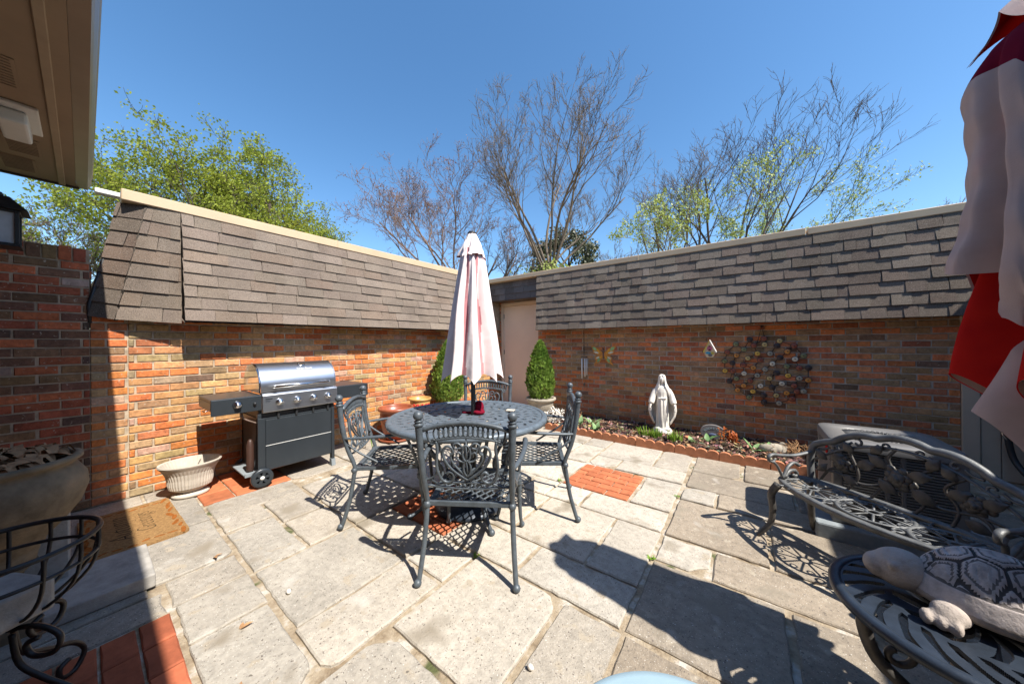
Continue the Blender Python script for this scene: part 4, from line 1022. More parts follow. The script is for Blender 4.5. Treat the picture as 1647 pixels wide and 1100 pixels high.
for (x,z,s) in ((-.25,.525,1.),(0,.53,1.25),(.26,.515,1.)):
    mb=MB(); y=by2(z)
    for k in range(15):
        a=k*2.4; r=.008+.0027*k*s; 
        mb.sphere((x+r*cos(a),y-.018+.0012*k,z+r*sin(a)),(.019*s,.010,.019*s),8,M=Matrix.Rotation(a,3,'Y'))
    mb.sphere((x,y-.022,z),(.014*s,.012,.014*s),8); mb.build('rose',Bz,t)
for s in (-1,1):
    mb=MB()
    mb.tube(catmull([(s*.42,by2(.545),.545),(s*.435,.06,.525),(s*.44,-.06,.535),(s*.44,-.125,.545),(s*.44,-.155,.53),(s*.44,-.15,.505),(s*.44,-.12,.497),(s*.44,-.10,.515)],4),[.014]*16+[.013-.0004*i for i in range(13)],7,flat=.7)
    mb.tube(catmull([(s*.44,-.12,.497),(s*.435,-.09,.465),(s*.42,-.06,zs)],4),.011,6,flat=.8)
    mb.tube(catmull([(s*.42,-.06,zs+.005),(s*.43,-.01,.45),(s*.435,.05,.475),(s*.43,.09,.455)],4),.011,6)
    mb.tube(catmull([(s*.42,-.05,zs+.01),(s*.43,.0,.425),(s*.43,.05,.425),(s*.43,.068,.40),(s*.43,.045,.388),(s*.43,.03,.402)],4),.013,6)
    mb.build('arm_rest',A,t)

# condenser
AX0,AX1,AY0,AY1,AZ=.45,1.0,2.95,3.50,.645
t=thing('air_conditioner','taupe louvred air conditioner with round fan grille on a concrete pad, behind the bench','air conditioner',((AX0+AX1)/2,(AY0+AY1)/2,0))
h=.275
mb=MB(); mb.box(-h+.03,h-.03,-h+.03,h-.03,.12,.60); mb.build('coil',M['acdark'],t)
mb=MB(); 
for (x,y) in ((-h,-h),(h-.05,-h),(-h,h-.05),(h-.05,h-.05)): mb.box(x,x+.05,y,y+.05,.11,.60)
for (x) in (-.05,.015): mb.box(x-.012+.017,x+.012+.017,-h-.002,-h+.02,.11,.60)
mb.box(-h-.004,h+.004,-h-.004,h+.004,.10,.15); mb.build('cabinet',M['ac'],t,bevel=.006)
mb=MB()
for k in range(26):
    z=.165+k*.0168
    for (x0,x1,y0,y1) in ((-h+.05,h-.05,-h-.001,-h+.012),(-h+.05,h-.05,h-.012,h+.001),(-h-.001,-h+.012,-h+.05,h-.05),(h-.012,h+.001,-h+.05,h-.05)): mb.box(x0,x1,y0,y1,z,z+.0085)
mb.build('louvre_guard',M['ac'],t)
mb=MB(); rc=.075; P=[]
for (cx,cy,a0) in ((h-rc,h-rc,0),(-h+rc,h-rc,pi/2),(-h+rc,-h+rc,pi),(h-rc,-h+rc,1.5*pi)):
    for k in range(12): P.append((cx+(rc+.012)*cos(a0+k/11*pi/2),cy+(rc+.012)*sin(a0+k/11*pi/2)))
n=len(P); ring=[(.215*cos(2*pi*(i+.5)/n+.39*0+math.atan2(P[0][1],P[0][0])),.215*sin(2*pi*(i+.5)/n+math.atan2(P[0][1],P[0][0]))) for i in range(n)]
ring=[(.215*cos(math.atan2(p[1],p[0])),.215*sin(math.atan2(p[1],p[0]))) for p in P]
vs=[(p[0],p[1],.585) for p in P]+[(p[0],p[1],.632) for p in P]+[(p[0]*.975,p[1]*.975,.643) for p in P]+[(p[0],p[1],.645) for p in ring]+[(p[0]*.96,p[1]*.96,.628) for p in ring]
fs=[(k*n+i,k*n+(i+1)%n,(k+1)*n+(i+1)%n,(k+1)*n+i) for k in range(4) for i in range(n)]
mb.add(vs,fs,0,True); mb.build('top_cover',M['ac'],t)
mb=MB(); 
for k in range(44):
    a=2*pi*k/44; mb.tube([(.07*cos(a),.07*sin(a),.634),(.15*cos(a+.12),.15*sin(a+.12),.640),(.207*cos(a+.2),.207*sin(a+.2),.634)],.0022,4)
for r in (.07,.14): mb.tube([(r*cos(k*pi/24),r*sin(k*pi/24),.637) for k in range(48)],.0028,4,closed=True)
mb.lathe([(.072,.632),(.07,.643),(.05,.646)],32,capt=True)
mb.build('fan_grille',M['ac'],t)
mb=MB(); mb.lathe([(.21,.56),(.205,.57),(.0,.571)],40,capb=False); mb.build('fan_well',M['acdark'],t)
mb=MB(); mb.box(-h-.0045,-h-.001,-.13,-.07,.50,.56); mb.build('rating_plate',M['redcloth'],t)
t=thing('condenser_pad','thick grey blue concrete pad under the air conditioner','equipment pad',(.76,3.22,0))
mb=MB(); mb.box(-.40,.40,-.33,.36,-.01,.098); mb.build('pad_slab',M['pad'],t,bevel=.012,seg=2)

# meter box and conduits on the siding at the right edge
t=thing('utility_box','grey electrical box with conduits on the beige siding at the right edge','electrical box',(1.93,4.95,.62))
mb=MB(); mb.box(-.13,.13,-.08,.033,0,.26); mb.box(-.118,.118,-.083,-.08,.012,.248); mb.build('enclosure',M['boxgrey'],t,bevel=.005)
mb=MB(); mb.tube(catmull([(-.06,-.03,.0),(-.06,-.03,-.18),(-.03,-.06,-.42),(.05,-.25,-.58),(.2,-.6,-.61)],5),.022,8); mb.build('conduit',M['black'],t)
mb=MB(); mb.tube(catmull([(.06,-.03,.0),(.06,-.04,-.14),(.06,-.2,-.38),(.05,-.7,-.52),(-.1,-1.1,-.55)],5),.028,8); mb.build('conduit',M['cable'],t)
mb=MB(); mb.tube(catmull([(-.07,-.05,-.12),(-.10,-.06,-.17),(-.08,-.07,-.22)],4),.006,5); mb.build('wire_hook',M['chrome'],t)

# side table
SX0,SY0,SZ=.525,1.55,.47
t=thing('side_table','round dark cast metal side table with swirl pattern top, carrying the stone turtle','side table',(SX0,SY0,0))
def swirl(r,a):
    if r<.03 or r>.262: return False
    if .150<r<.168: return False
    k,tw,ph=(11,9,0) if r<.15 else (22,-15,.3)
    q=(a*k/(2*pi)+tw*r+ph)%1
    b=.5+.22*sin(r*75)
    if abs(q-.5)<.18*b+.11: return True
    return False
mb=MB(); pierced(.0,.272,SZ,560,120,swirl,.012,mb); mb.build('table_top',M['navy'],t)
mb=MB(); mb.lathe([(.268,-.012),(.268,.002),(.278,.007),(.292,.004),(.30,-.008),(.297,-.022),(.282,-.026),(.270,-.016)],80,(0,0,SZ),capb=False); mb.build('table_rim',M['navy'],t)
for k in range(3):
    a=R(200+120*k); ca,sa=cos(a),sin(a); mb=MB()
    mb.tube(catmull([(r*ca,r*sa,z) for r,z in ((.235,SZ-.02),(.25,.40),(.215,.30),(.12,.20),(.10,.13),(.17,.05),(.25,.014))],4),.019,8)
    mb.tube([(q*ca,q*sa,z) for q,z in spiral(.17,.33,.012,.05,1.2,-4.2,18)],.010,6)
    mb.build('leg',M['bronze'],t)
mb=MB(); mb.tube([(.10*cos(k*pi/12),.10*sin(k*pi/12),.16) for k in range(24)],.012,6,closed=True); mb.build('leg_ring',M['bronze'],t)

# cast turtle ornament: one continuous body mesh, grooves cut in the shell
t=thing('turtle_statue','weathered cast stone turtle with carved shell plates resting on the side table','turtle statue',(SX0+.055,SY0+.03,SZ),R(84)); t.scale=(.97,.97,1.04)
# local: +y is the head direction
rnd=random.Random(17)
seeds=[(0,.085),(0,.0),(0,-.085),(.078,.045),(-.078,.045),(.078,-.045),(-.078,-.045),(.062,.118),(-.062,.118),(.06,-.115),(-.06,-.115),(0,.15),(0,-.15),(.13,0),(-.13,0),(.12,.085),(-.12,.085),(.12,-.085),(-.12,-.085)]
mb=MB(); NR,NT=70,150; vs=[]
SA,SB=.132,.172
for i in range(NR+1):
    for j in range(NT):
        a=2*pi*j/NT; s=i/NR; x=SA*s*cos(a); y=SB*s*sin(a)
        z=.055+.14*max(0,(1-s**2.3))**.75
        if s<.86:
            ds=sorted((math.hypot(x-p[0],y-p[1]),k) for k,p in enumerate(seeds)); e=ds[1][0]-ds[0][0]
            gr=max(0,1-e/.013); z-=.0115*gr**1.1
            inner=abs(e-.024); z-=.005*max(0,1-inner/.006)
            p=seeds[ds[0][1]]; u=x-p[0]; v=y-p[1]
            if e>.03: z-=.0045*max(0,sin(v*240+18*u*u*60))**4*(1 if abs(u)<.02 else 0)
        else:
            q=(s-.86)/.14; z=.055+.14*(1-.86**2.3)**.75*(1-q)**.8-.006*max(0,1-abs(s-.865)/.02)+.0025*sin(a*34)**2*q
        vs.append((x,y,z))
fs=[(i*NT+j,(i+1)*NT+j,(i+1)*NT+(j+1)%NT,i*NT+(j+1)%NT) for i in range(NR) for j in range(NT)]
o=len(vs); 
for k,(sc,z) in enumerate(((1.02,.046),(.98,.036),(.80,.028),(.4,.022))):
    for j in range(NT): a=2*pi*j/NT; vs.append((SA*sc*cos(a),SB*sc*sin(a),z))
L0=NR*NT
fs+=[(L0+j,o+j,o+(j+1)%NT,L0+(j+1)%NT) for j in range(NT)]
for k in range(3): fs+=[(o+k*NT+j,o+(k+1)*NT+j,o+(k+1)*NT+(j+1)%NT,o+k*NT+(j+1)%NT) for j in range(NT)]
fs.append(tuple(o+3*NT+j for j in range(NT)))
mb.add(vs,fs,0,True)
for fi,f in enumerate(mb.f[:NR*NT]):
    i=fi//NT; s_=(i+.5)/NR; a=2*pi*(fi%NT+.5)/NT; x=SA*s_*cos(a); y=SB*s_*sin(a); c=.44
    if s_<.86:
        ds=sorted(math.hypot(x-p[0],y-p[1]) for p in seeds); e=ds[1]-ds[0]
        c=.07 if e<.0075 else (.15 if abs(e-.024)<.0045 else (.44 if e<.05 else .37))
    elif s_<.885: c=.12
    c*=1+.18*mnoise.noise((x*40,y*40,2)); mb.c[fi]=(c,c*.87,c*.80)
mb.c=[c if c else (.30,.25,.21) for c in mb.c]
sh=mb.build('shell',M['turtleshell'],t)
mb=MB()
mb.sphere((0,.0,.035),(.09,.13,.025),20)
Mx=Matrix.Rotation(R(-8),3,'X')
mb.sphere((0,.140,.058),(.054,.060,.046),16); mb.sphere((0,.185,.074),(.064,.070,.058),20,M=Mx); mb.sphere((0,.232,.066),(.045,.042,.038),16,M=Mx)
for s in (-1,1):
    mb.sphere((s*.105,.105,.035),(.05,.04,.03),14,M=Matrix.Rotation(s*.5,3,'Z')); mb.sphere((s*.105,-.115,.03),(.045,.04,.027),14)
    for q in (-1,0,1):
        mb.sphere((s*(.143)+q*.006,.13+q*.026,.021),(.024,.015,.02),10); mb.sphere((s*.135,-.14+q*.024,.018),(.022,.013,.017),10)
    mb.sphere((s*.053,.208,.097),(.012,.014,.013),8)
mb.sphere((0,-.185,.035),(.016,.035,.013),10)
mb.build('body',M['turtle'],t,remesh=.006)

# big loose parasol at the right edge
UX,UY=.845,1.725
t=thing('large_parasol','large loosely closed mauve parasol with bright red lining hanging at the right edge','parasol',(UX,UY,0))
top_=V((-.09,-.04,2.36)); base_=V((0.03,.0,0))
ax=lambda z: base_+(top_-base_)*(z/2.36)
mb=MB(); mb.tube([ax(.03),ax(1.2),ax(2.34)],.021,12); mb.build('pole',M['black'],t)
mb=MB(); mb.lathe([(.24,0),(.245,.015),(.22,.04),(.06,.06),(.045,.30)],32,capt=True); mb.build('base',M['black'],t)
HEM=[(0,1.0),(40,.98),(80,.88),(110,1.0),(140,1.25),(158,1.53),(197,1.50),(206,1.36),(216,1.33),(224,1.08),(234,1.12),(246,1.26),(262,1.22),(275,1.16),(300,1.05),(330,1.1),(360,1.0)]
RAD=[(0,.19),(40,.17),(70,.22),(110,.20),(140,.20),(160,.235),(186,.245),(198,.15),(207,.245),(218,.24),(227,.13),(238,.19),(250,.28),(268,.28),(284,.16),(300,.25),(315,.24),(335,.17),(360,.19)]
def interp(T,a):
    a%=360
    for (p,q),(r_,s_) in zip(T,T[1:]):
        if p<=a<=r_:
            k=(a-p)/(r_-p); k=k*k*(3-2*k); return q+(s_-q)*k
def bigcanopy(off,zt,zlow=None,mats=(0,1)):
    NA,NZ=240,44; vs=[];fs=[];ms=[]
    for k in range(NZ+1):
        s=k/NZ
        for j in range(NA):
            a=360*j/NA; hz=interp(HEM,a); z=lerp(zt,hz,s)
            tw=10*sin(s*3.0+a/57)*s; g=min(1,(zt-z)/.13); ra=interp(RAD,a+tw); rb=.19+.35*(ra-.22)
            r=lerp(lerp(.13,rb,g**.7),ra,max(0,s-.15)/.85*(max(0,s-.15)/.85))+.012*sin(s*7+a/23.)*s+.018*max(0,s-.8)/.2*sin(a/9.)+.004*sin(a/3.1+s*9)*s+.003*sin(s*31+a/11.)
            c=ax(z); vs.append((c.x+(r+off)*cos(R(a)),c.y+(r+off)*sin(R(a)),z))
    for k in range(NZ):
        for j in range(NA): fs.append((k*NA+j,k*NA+(j+1)%NA,(k+1)*NA+(j+1)%NA,(k+1)*NA+j)); ms.append(1 if k/NZ<.13 else 0)
    return vs,fs,ms
mb=MB(); vs,fs,ms=bigcanopy(0,2.215); mb.add(vs,fs); mb.m=ms[:]; cn=mb.build('canopy',[M['mauve'],M['maroon']],t)
mb=MB(); vs,fs,ms=bigcanopy(-.006,2.215); mb.add(vs,fs); mb.build('canopy_lining',M['redcloth'],cn)
mb=MB()
NA=120; vs=[];vs2=[]
for k in range(13):
    s=k/12
    for j in range(NA):
        a=2*pi*j/NA; z=2.36-s*(.105+.04*sin(5*a+1)); r=.035+.115*s**.7*(1+.22*sin(5*a+2.2))+.02*s*sin(3*a); c=ax(z); vs.append((c.x+r*cos(a),c.y+r*sin(a),z)); vs2.append((c.x+(r-.005)*cos(a),c.y+(r-.005)*sin(a),z))
fs=[(k*NA+j,k*NA+(j+1)%NA,(k+1)*NA+(j+1)%NA,(k+1)*NA+j) for k in range(12) for j in range(NA)]
mb.add(vs,fs,0); mb.add(vs2,fs,1); mb.build('top_flap',[M['mauve'],M['redcloth']],t)
c=ax(2.345); mb=MB(); mb.lathe([(.04,0),(.043,.01),(.03,.02),(.01,.026)],16,(c.x,c.y,2.342),capt=True); mb.build('finial',M['black'],t)
# inner layers of the lining that hang lower, deeply pleated
def star(name,m1,m2,zt,zb,r0,r1,n,amp,ph,wave,parent,seed):
    NA,NZ=224,34
    for off,mm,nm in ((0,m1,name),(-.005,m2,name+'_lining')):
        vs=[]
        for k in range(NZ+1):
            s=k/NZ
            for j in range(NA):
                a=2*pi*j/NA; w_=cos(n*a+ph+.9*s+.35*sin(2*a+seed)); z=lerp(zt,zb+wave*cos(n*a+ph+1.1)+wave*.8*sin(2*a+seed),s)
                r=lerp(r0,r1,s**.8)*(1+amp*min(1,s*2.2)*w_)+.006*sin(13*a+9*s+seed)*s; c=ax(z)
                vs.append((c.x+(r+off)*cos(a),c.y+(r+off)*sin(a),z))
        mb=MB(); mb.add(vs,[(k*NA+j,k*NA+(j+1)%NA,(k+1)*NA+(j+1)%NA,(k+1)*NA+j) for k in range(NZ) for j in range(NA)]); mb.build(nm,mm,parent)
star('lower_canopy',M['redcloth'],M['mauve'],1.85,1.10,.07,.205,6,.30,.6,.06,cn,1.0)
star('lower_canopy',M['mauve'],M['redcloth'],1.45,.95,.06,.175,5,.32,2.2,.07,cn,2.3)
mb=MB(); c=ax(.93); mb.lathe([(.05,-.02),(.07,.03),(.068,.09),(.04,.13)],20,(c.x,c.y,.90),capb=False); mb.build('tie_band',M['redcloth'],t)
# ------------------------------------------------------------------ planting bed
def edging(x0,n,label,y=4.115,dx=.108,rz=0):
    t=thing('scalloped_edging',label,'garden edging',(x0,y,0),rz,'scalloped terracotta edging along the bed')
    P=[(0,-.01)]
    for k in range(n):
        for q in range(9):
            a=pi-q*pi/8; P.append((dx*k+dx/2+dx/2*cos(a)*.985,.062+.034*sin(a)))
    P.append((n*dx-.003,-.01))
    mb=MB(); mb.prism(P,(0,.02,0),(1,0,0),(0,0,1),(0,-1,0),.042); mb.build('edging_block',M['edging'],t,bevel=.006)
LB=['terracotta scalloped edging at the far left end of the bed beside the urn','terracotta scalloped edging piece by the tulip leaves behind the right chair','terracotta scalloped edging piece left of the statue','terracotta scalloped edging piece in front of the white statue','terracotta scalloped edging piece in front of the orange plant','terracotta scalloped edging piece just left of the bench arm','terracotta scalloped edging piece behind the bench arm']
x=-2.43
for k,l in enumerate(LB):
    edging(x,4,l,rz=R(random.Random(k).uniform(-.5,.5))); x+=.436
mb=MB(); rnd=random.Random(77)
for k in range(5200):
    x=rnd.uniform(-2.40,.9); y=rnd.uniform(4.14,4.98); L=rnd.uniform(.008,.034); W=L*rnd.uniform(.2,.55); H=rnd.uniform(.003,.008)
    z=.05+.028*mnoise.noise((x*7,y*7,0))+.014*mnoise.noise((x*22,y*22,3))+.015*sin(pi*(y-4.13)/.89)+rnd.uniform(0,.016)
    q=rnd.random(); c=(.055,.032,.023) if q<.42 else ((.14,.075,.05) if q<.76 else ((.30,.19,.12) if q<.93 else (.45,.34,.24)))
    c=tuple(v*rnd.uniform(.7,1.3) for v in c)
    Mx=Matrix.Translation((x,y,z))@Matrix.Rotation(rnd.uniform(0,6.3),4,'Z')@Matrix.Rotation(rnd.uniform(-.7,.7),4,'X')@Matrix.Rotation(rnd.uniform(-.6,.6),4,'Y')
    mb.box(-L,L,-W,W,-H*.5,H*.5,0,c,Mx)
tag(mb.build('bark_mulch',M['mulch']),'brown bark mulch and leaf litter covering the bed','mulch',kind='stuff')

def blade(mb,x,y,z,L,W,a,lean,curl,m=0,K=6):
    vs=[];p=V((x,y,z)); th=pi/2-lean; d2=V((cos(a),sin(a),0)); sd=V((-sin(a),cos(a),0))
    for i in range(K+1):
        s=i/K; w_=W*(sin(pi*(.12+.88*s)**.8) if s<1 else .0)+.0006
        for q in (-1,0,1): vs.append(p+sd*(q*w_)+V((0,0,.18*w_ if q else -.18*w_)))
        p=p+(d2*cos(th)+V((0,0,1))*sin(th))*(L/K); th-=curl/K
    mb.add(vs,[(i*3+q,i*3+q+1,i*3+q+4,i*3+q+3) for i in range(K) for q in (0,1)],m,True)
def tulip(loc,label,n,L,seed,W=.028):
    t=thing('tulip_plant',label,'plant',loc,0,'leafy bulb plants in the bed'); rnd=random.Random(seed)
    for k in range(n):
        mb=MB(); blade(mb,rnd.uniform(-.01,.01),rnd.uniform(-.01,.01),-.01,L*rnd.uniform(.7,1.1),W*rnd.uniform(.7,1.15),k*2*pi/n+rnd.uniform(-.5,.5),rnd.uniform(.2,.9),rnd.uniform(.4,1.5)); mb.build('leaf',M['tulip'],t)
for i,(x,y,l,n,L) in enumerate(((-2.02,4.42,'big pale tulip leaves at the left end of the bed, behind the right chair',5,.19),(-1.86,4.50,'bright green upright leaves near the wall behind the right chair',6,.19),(-1.72,4.30,'spreading yellow green leaves close to the edging behind the right chair',6,.17),(-.545,4.42,'small pale leaf clump between green shoots and the engraved stone',4,.13),(-.40,4.56,'long pale leaf lying in front of the engraved stone',3,.20),(.045,4.48,'pale green leaves left of the carved stone ornament',5,.16),(.20,4.62,'green leaves half hidden behind the carved stone ornament',4,.15),(-1.38,4.40,'thin young shoots between the leafy plants and the statue',4,.10))):
    tulip((x,y,.055),l,n,L,30+i,.012 if i==7 else .03)
def shoots(loc,label,n,w,seed,h=.13):
    t=thing('shoot_clump',label,'plant',loc,0,'clumps of green shoots in front of the statue'); rnd=random.Random(seed); mb=MB()
    for k in range(n):
        a=rnd.uniform(0,6.3); r=rnd.random()**.6; blade(mb,w*r*cos(a),.045*r*sin(a),-.01,h*rnd.uniform(.6,1.1),.0052,rnd.uniform(0,6.3),rnd.uniform(.0,.35),rnd.uniform(0,.5),K=4)
    mb.build('shoots',M['shoot'],t)
shoots((-1.01,4.36,.06),'wide clump of green daffodil shoots at the foot of the white statue',95,.155,1,.145)
shoots((-.72,4.34,.06),'narrower clump of green shoots right of the white statue',60,.085,2,.15)
t=thing('orange_seedlings','orange red young peony shoots right of the engraved stone','plant',(-.175,4.62,.05)); rnd=random.Random(9)
for k in range(11):
    x,y=rnd.uniform(-.10,.10),rnd.uniform(-.06,.06); hh=rnd.uniform(.10,.20); mb=MB(); q=(x+rnd.uniform(-.02,.02),y,hh)
    mb.tube([(x,y,-.02),(x+.005,y,hh*.5),q],.0045,5)
    for j in range(9): blade(mb,lerp(x,q[0],j/9),y,hh*(.25+.75*j/9),rnd.uniform(.025,.05),.010,rnd.uniform(0,6.3),rnd.uniform(.2,1.2),rnd.uniform(.2,1.5),K=4)
    mb.build('stem',M['orange'],t)
t=thing('dry_twigs','tangle of dry reddish stems beside the air conditioner','dry plant',(.47,4.58,.05)); mb=MB(); rnd=random.Random(10)
for k in range(75):
    a=rnd.uniform(0,6.3); x,y=rnd.uniform(-.16,.16),rnd.uniform(-.12,.12); L=rnd.uniform(.08,.22); mb.tube([(x,y,0),(x+L*.5*cos(a),y+L*.4*sin(a),L*.5),(x+L*.8*cos(a+.5),y+L*.8*sin(a+.5),L*rnd.uniform(.4,.8))],.003,4)
mb.build('stems',M['dry'],t)
t=thing('dry_seedheads','clump of dry tan seed heads at the left end of the bed','dry plant',(-2.16,4.60,.05)); mb=MB(); rnd=random.Random(13)
for k in range(40):
    a=rnd.uniform(0,6.3); r=rnd.uniform(0,.10); hh=rnd.uniform(.06,.20); x,y=r*cos(a),r*sin(a); mb.tube([(x*.6,y*.6,0),(x,y,hh)],.003,4); mb.sphere((x,y,hh),rnd.uniform(.008,.018),6)
mb.build('stems',M['dry'],t)
for i,(x,y) in enumerate(((-2.44,4.26),(-2.36,4.36))):
    t=thing('dried_hydrangea',('pale dried flower heads beside the concrete urn','pale dried flower heads behind the right chair post')[i],'dry plant',(x,y,.04)); mb=MB(); rnd=random.Random(20+i)
    for k in range(60):
        a=rnd.uniform(0,6.3); r=.10*rnd.random()**.5; z=rnd.uniform(.03,.26-.05*i); mb.sphere((r*cos(a),r*sin(a),z),rnd.uniform(.010,.019),6)
    for k in range(8): mb.tube([(0,0,-.04),(rnd.uniform(-.07,.07),rnd.uniform(-.07,.07),.22)],.004,4)
    mb.build('flower_heads',M['pebble'],t)

# statue
t=thing('garden_statue','white cast stone statue of a robed woman with lowered hands in the flower bed','statue',(-.925,4.64,.045),R(14))
mb=MB(); mb.lathe([(.115,0),(.12,.02),(.122,.055),(.105,.08),(.085,.095)],36,capt=True,sy=.85); mb.sphere((.05,-.05,.085),(.05,.04,.025),10); mb.sphere((-.05,-.04,.085),(.05,.04,.025),10); mb.build('plinth',M['statue'],t)
mb=MB(); NT=120
def ringz(z,rx,ry,cy,fold,ph=0,k=11,back=1.0):
    out=[]
    for j in range(NT):
        a=2*pi*j/NT; fr=max(0,-sin(a)); q=1+fold*(.6*sin(k*a+ph)+.4*sin(2.3*k*a+1.3))*(.35+.65*fr)
        out.append((rx*cos(a)*q,cy+ry*sin(a)*q*(1 if sin(a)<0 else back),z))
    return out
sec=[(.085,.085,.07,0,.05),(.12,.082,.068,0,.08),(.20,.077,.067,0,.17),(.30,.074,.066,0,.17),(.40,.072,.065,0,.15),(.47,.069,.061,0,.09),(.53,.070,.058,0,.035),(.575,.078,.058,0,.02),(.615,.085,.055,.004,.01),(.64,.078,.05,.006,0),(.655,.045,.04,.006,0),(.675,.028,.03,.002,0),(.70,.027,.03,-.004,0)]
vs=[];fs=[]
for i,(z,rx,ry,cy,fo) in enumerate(sec): vs+=ringz(z,rx,ry,cy,fo,z*5)
fs=[(i*NT+j,i*NT+(j+1)%NT,(i+1)*NT+(j+1)%NT,(i+1)*NT+j) for i in range(len(sec)-1) for j in range(NT)]+[tuple(range(NT-1,-1,-1)),tuple((len(sec)-1)*NT+j for j in range(NT))]
mb.add(vs,fs)
# mantle: thick shell open at the front, wide at the hands
def mant(z): 
    T=[(.11,.10),(.16,.125),(.22,.155),(.30,.172),(.38,.168),(.44,.155),(.52,.128),(.58,.108),(.63,.085),(.66,.06)]
    for (a,b),(c,d) in zip(T,T[1:]):
        if a<=z<=c: return lerp(b,d,(z-a)/(c-a))
    return T[0][1] if z<.11 else T[-1][1]
NZ=44; K=60; vo=[];vi_=[]
for k in range(NZ+1):
    z=.115+(.66-.115)*k/NZ; w_=mant(z); op=lerp(1.15,.55,min(1,max(0,(z-.3)/.33)))
    for j in range(K+1):
        a=-pi/2+op+(2*pi-2*op)*j/K; fo=1+.05*sin(j*.75+z*9)*(1-.6*k/NZ)
        zz=z+(.05*(abs(j/K-.5)*2)**3*(1-k/NZ) )
        vo.append((w_*cos(a)*fo,.078*sin(a)*fo+.012,zz)); vi_.append((w_*.90*cos(a)*fo,.064*sin(a)*fo+.012,zz))
n1=len(vo); W=K+1
fs=[(k*W+j,k*W+j+1,(k+1)*W+j+1,(k+1)*W+j) for k in range(NZ) for j in range(K)]
f2=[tuple(n1+i for i in reversed(f)) for f in fs]
f3_=[]
for k in range(NZ):
    f3_+= [(k*W,(k+1)*W,n1+(k+1)*W,n1+k*W),((k+1)*W-1,n1+(k+1)*W-1,n1+(k+2)*W-1,(k+2)*W-1)]
for j in range(K): f3_+=[(j+1,j,n1+j,n1+j+1),(NZ*W+j,NZ*W+j+1,n1+NZ*W+j+1,n1+NZ*W+j)]
mb.add(vo+vi_,fs+f2+f3_)
for s in (-1,1):     # arms with wide sleeves, forearm, hand
    mb.tube(catmull([(s*.075,0,.60),(s*.105,-.01,.54),(s*.125,-.03,.47),(s*.14,-.055,.42)],4),[.034,.034,.035,.036,.036,.037,.038,.039,.040,.040,.038,.036,.030],10)
    mb.tube([(s*.138,-.055,.425),(s*.15,-.075,.385)],[.017,.013],8)
    hx,hy,hz=s*.152,-.082,.365; mb.sphere((hx,hy,hz),(.012,.009,.022),8)
    for q in range(4): mb.tube([(hx+s*(.004-.006*q)*.9,hy-.003,hz-.012),(hx+s*(.008-.007*q),hy-.008,hz-.034-.004*(1.5-abs(q-1.5)))],[.0045,.0032],5)
    mb.tube([(hx-s*.008,hy-.006,hz+.004),(hx-s*.017,hy-.014,hz-.012)],[.005,.0035],5)
mb.box(-.05,.05,-.066,-.05,.488,.50)
# head, face, veil
mb.sphere((0,-.012,.742),(.034,.040,.047),16); mb.sphere((0,-.047,.737),(.006,.010,.011),8); mb.sphere((0,-.043,.716),(.014,.008,.006),8); mb.sphere((0,-.035,.705),(.016,.012,.010),8)
for s in (-1,1): mb.sphere((s*.013,-.046,.75),(.007,.004,.004),6)
Z0=[(.60,.085,.06),(.64,.082,.058),(.67,.066,.055),(.70,.055,.054),(.73,.050,.053),(.76,.048,.05),(.785,.042,.045),(.80,.030,.034),(.81,.012,.015)]
vo=[];vi_=[]; K=40; W=K+1
for (z,rx,ry) in Z0:
    op=.62 if z<.76 else .50*(.81-z)/.05
    for j in range(K+1):
        a=-pi/2+op+(2*pi-2*op)*j/K; vo.append((rx*cos(a),ry*sin(a)-.002,z)); vi_.append((rx*.8*cos(a),ry*.8*sin(a)-.002,z-.004))
n1=len(vo); NZ=len(Z0)-1
fs=[(k*W+j,k*W+j+1,(k+1)*W+j+1,(k+1)*W+j) for k in range(NZ) for j in range(K)]
f2=[tuple(n1+i for i in reversed(f)) for f in fs]; f3_=[]
for k in range(NZ): f3_+= [(k*W,(k+1)*W,n1+(k+1)*W,n1+k*W),((k+1)*W-1,n1+(k+1)*W-1,n1+(k+2)*W-1,(k+2)*W-1)]
for j in range(K): f3_+=[(j+1,j,n1+j,n1+j+1),(NZ*W+j,NZ*W+j+1,n1+NZ*W+j+1,n1+NZ*W+j)]
mb.add(vo+vi_,fs+f2+f3_)
mb.build('figure',M['statue'],t,remesh=.0036)

# engraved stone
t=thing('engraved_stone','dark rounded stone engraved with pale lettering, standing against the wall in the bed','engraved stone',(-.36,4.74,.04),R(6))
P=[(.132*cos(a)*(1+.03*sin(3*a)),.10+.10*sin(a)*(1+.04*cos(2*a))) for a in [k*pi/16-.35 for k in range(28)]]+[(-.12,0.0),(.12,0.0)]
mb=MB(); mb.prism(P,(0,.02,0),(1,0,0),(0,0,1),(0,-1,0),.045); mb.build('stone',M['slate'],t,bevel=.008,seg=2)
for k,ch_ in enumerate('BUCKEYES'):
    a=R(142-k*(104/7)); r=.10; text_mesh(ch_,.034,'letter',M['carve'],t,frame((r*cos(a)*1.02,-.0262,.072+r*sin(a)*.82),(sin(a),0,-cos(a)),(cos(a),0,sin(a)),(0,-1,0)),.0012)
mb=MB(); mb.lathe([(.04,0),(.03,.003)],24,capt=True); mb.v=[(p[0]*1.1,-.0252-p[2],.072+p[1]*.55) for p in mb.v]; mb.build('emblem',M['carveblue'],t)
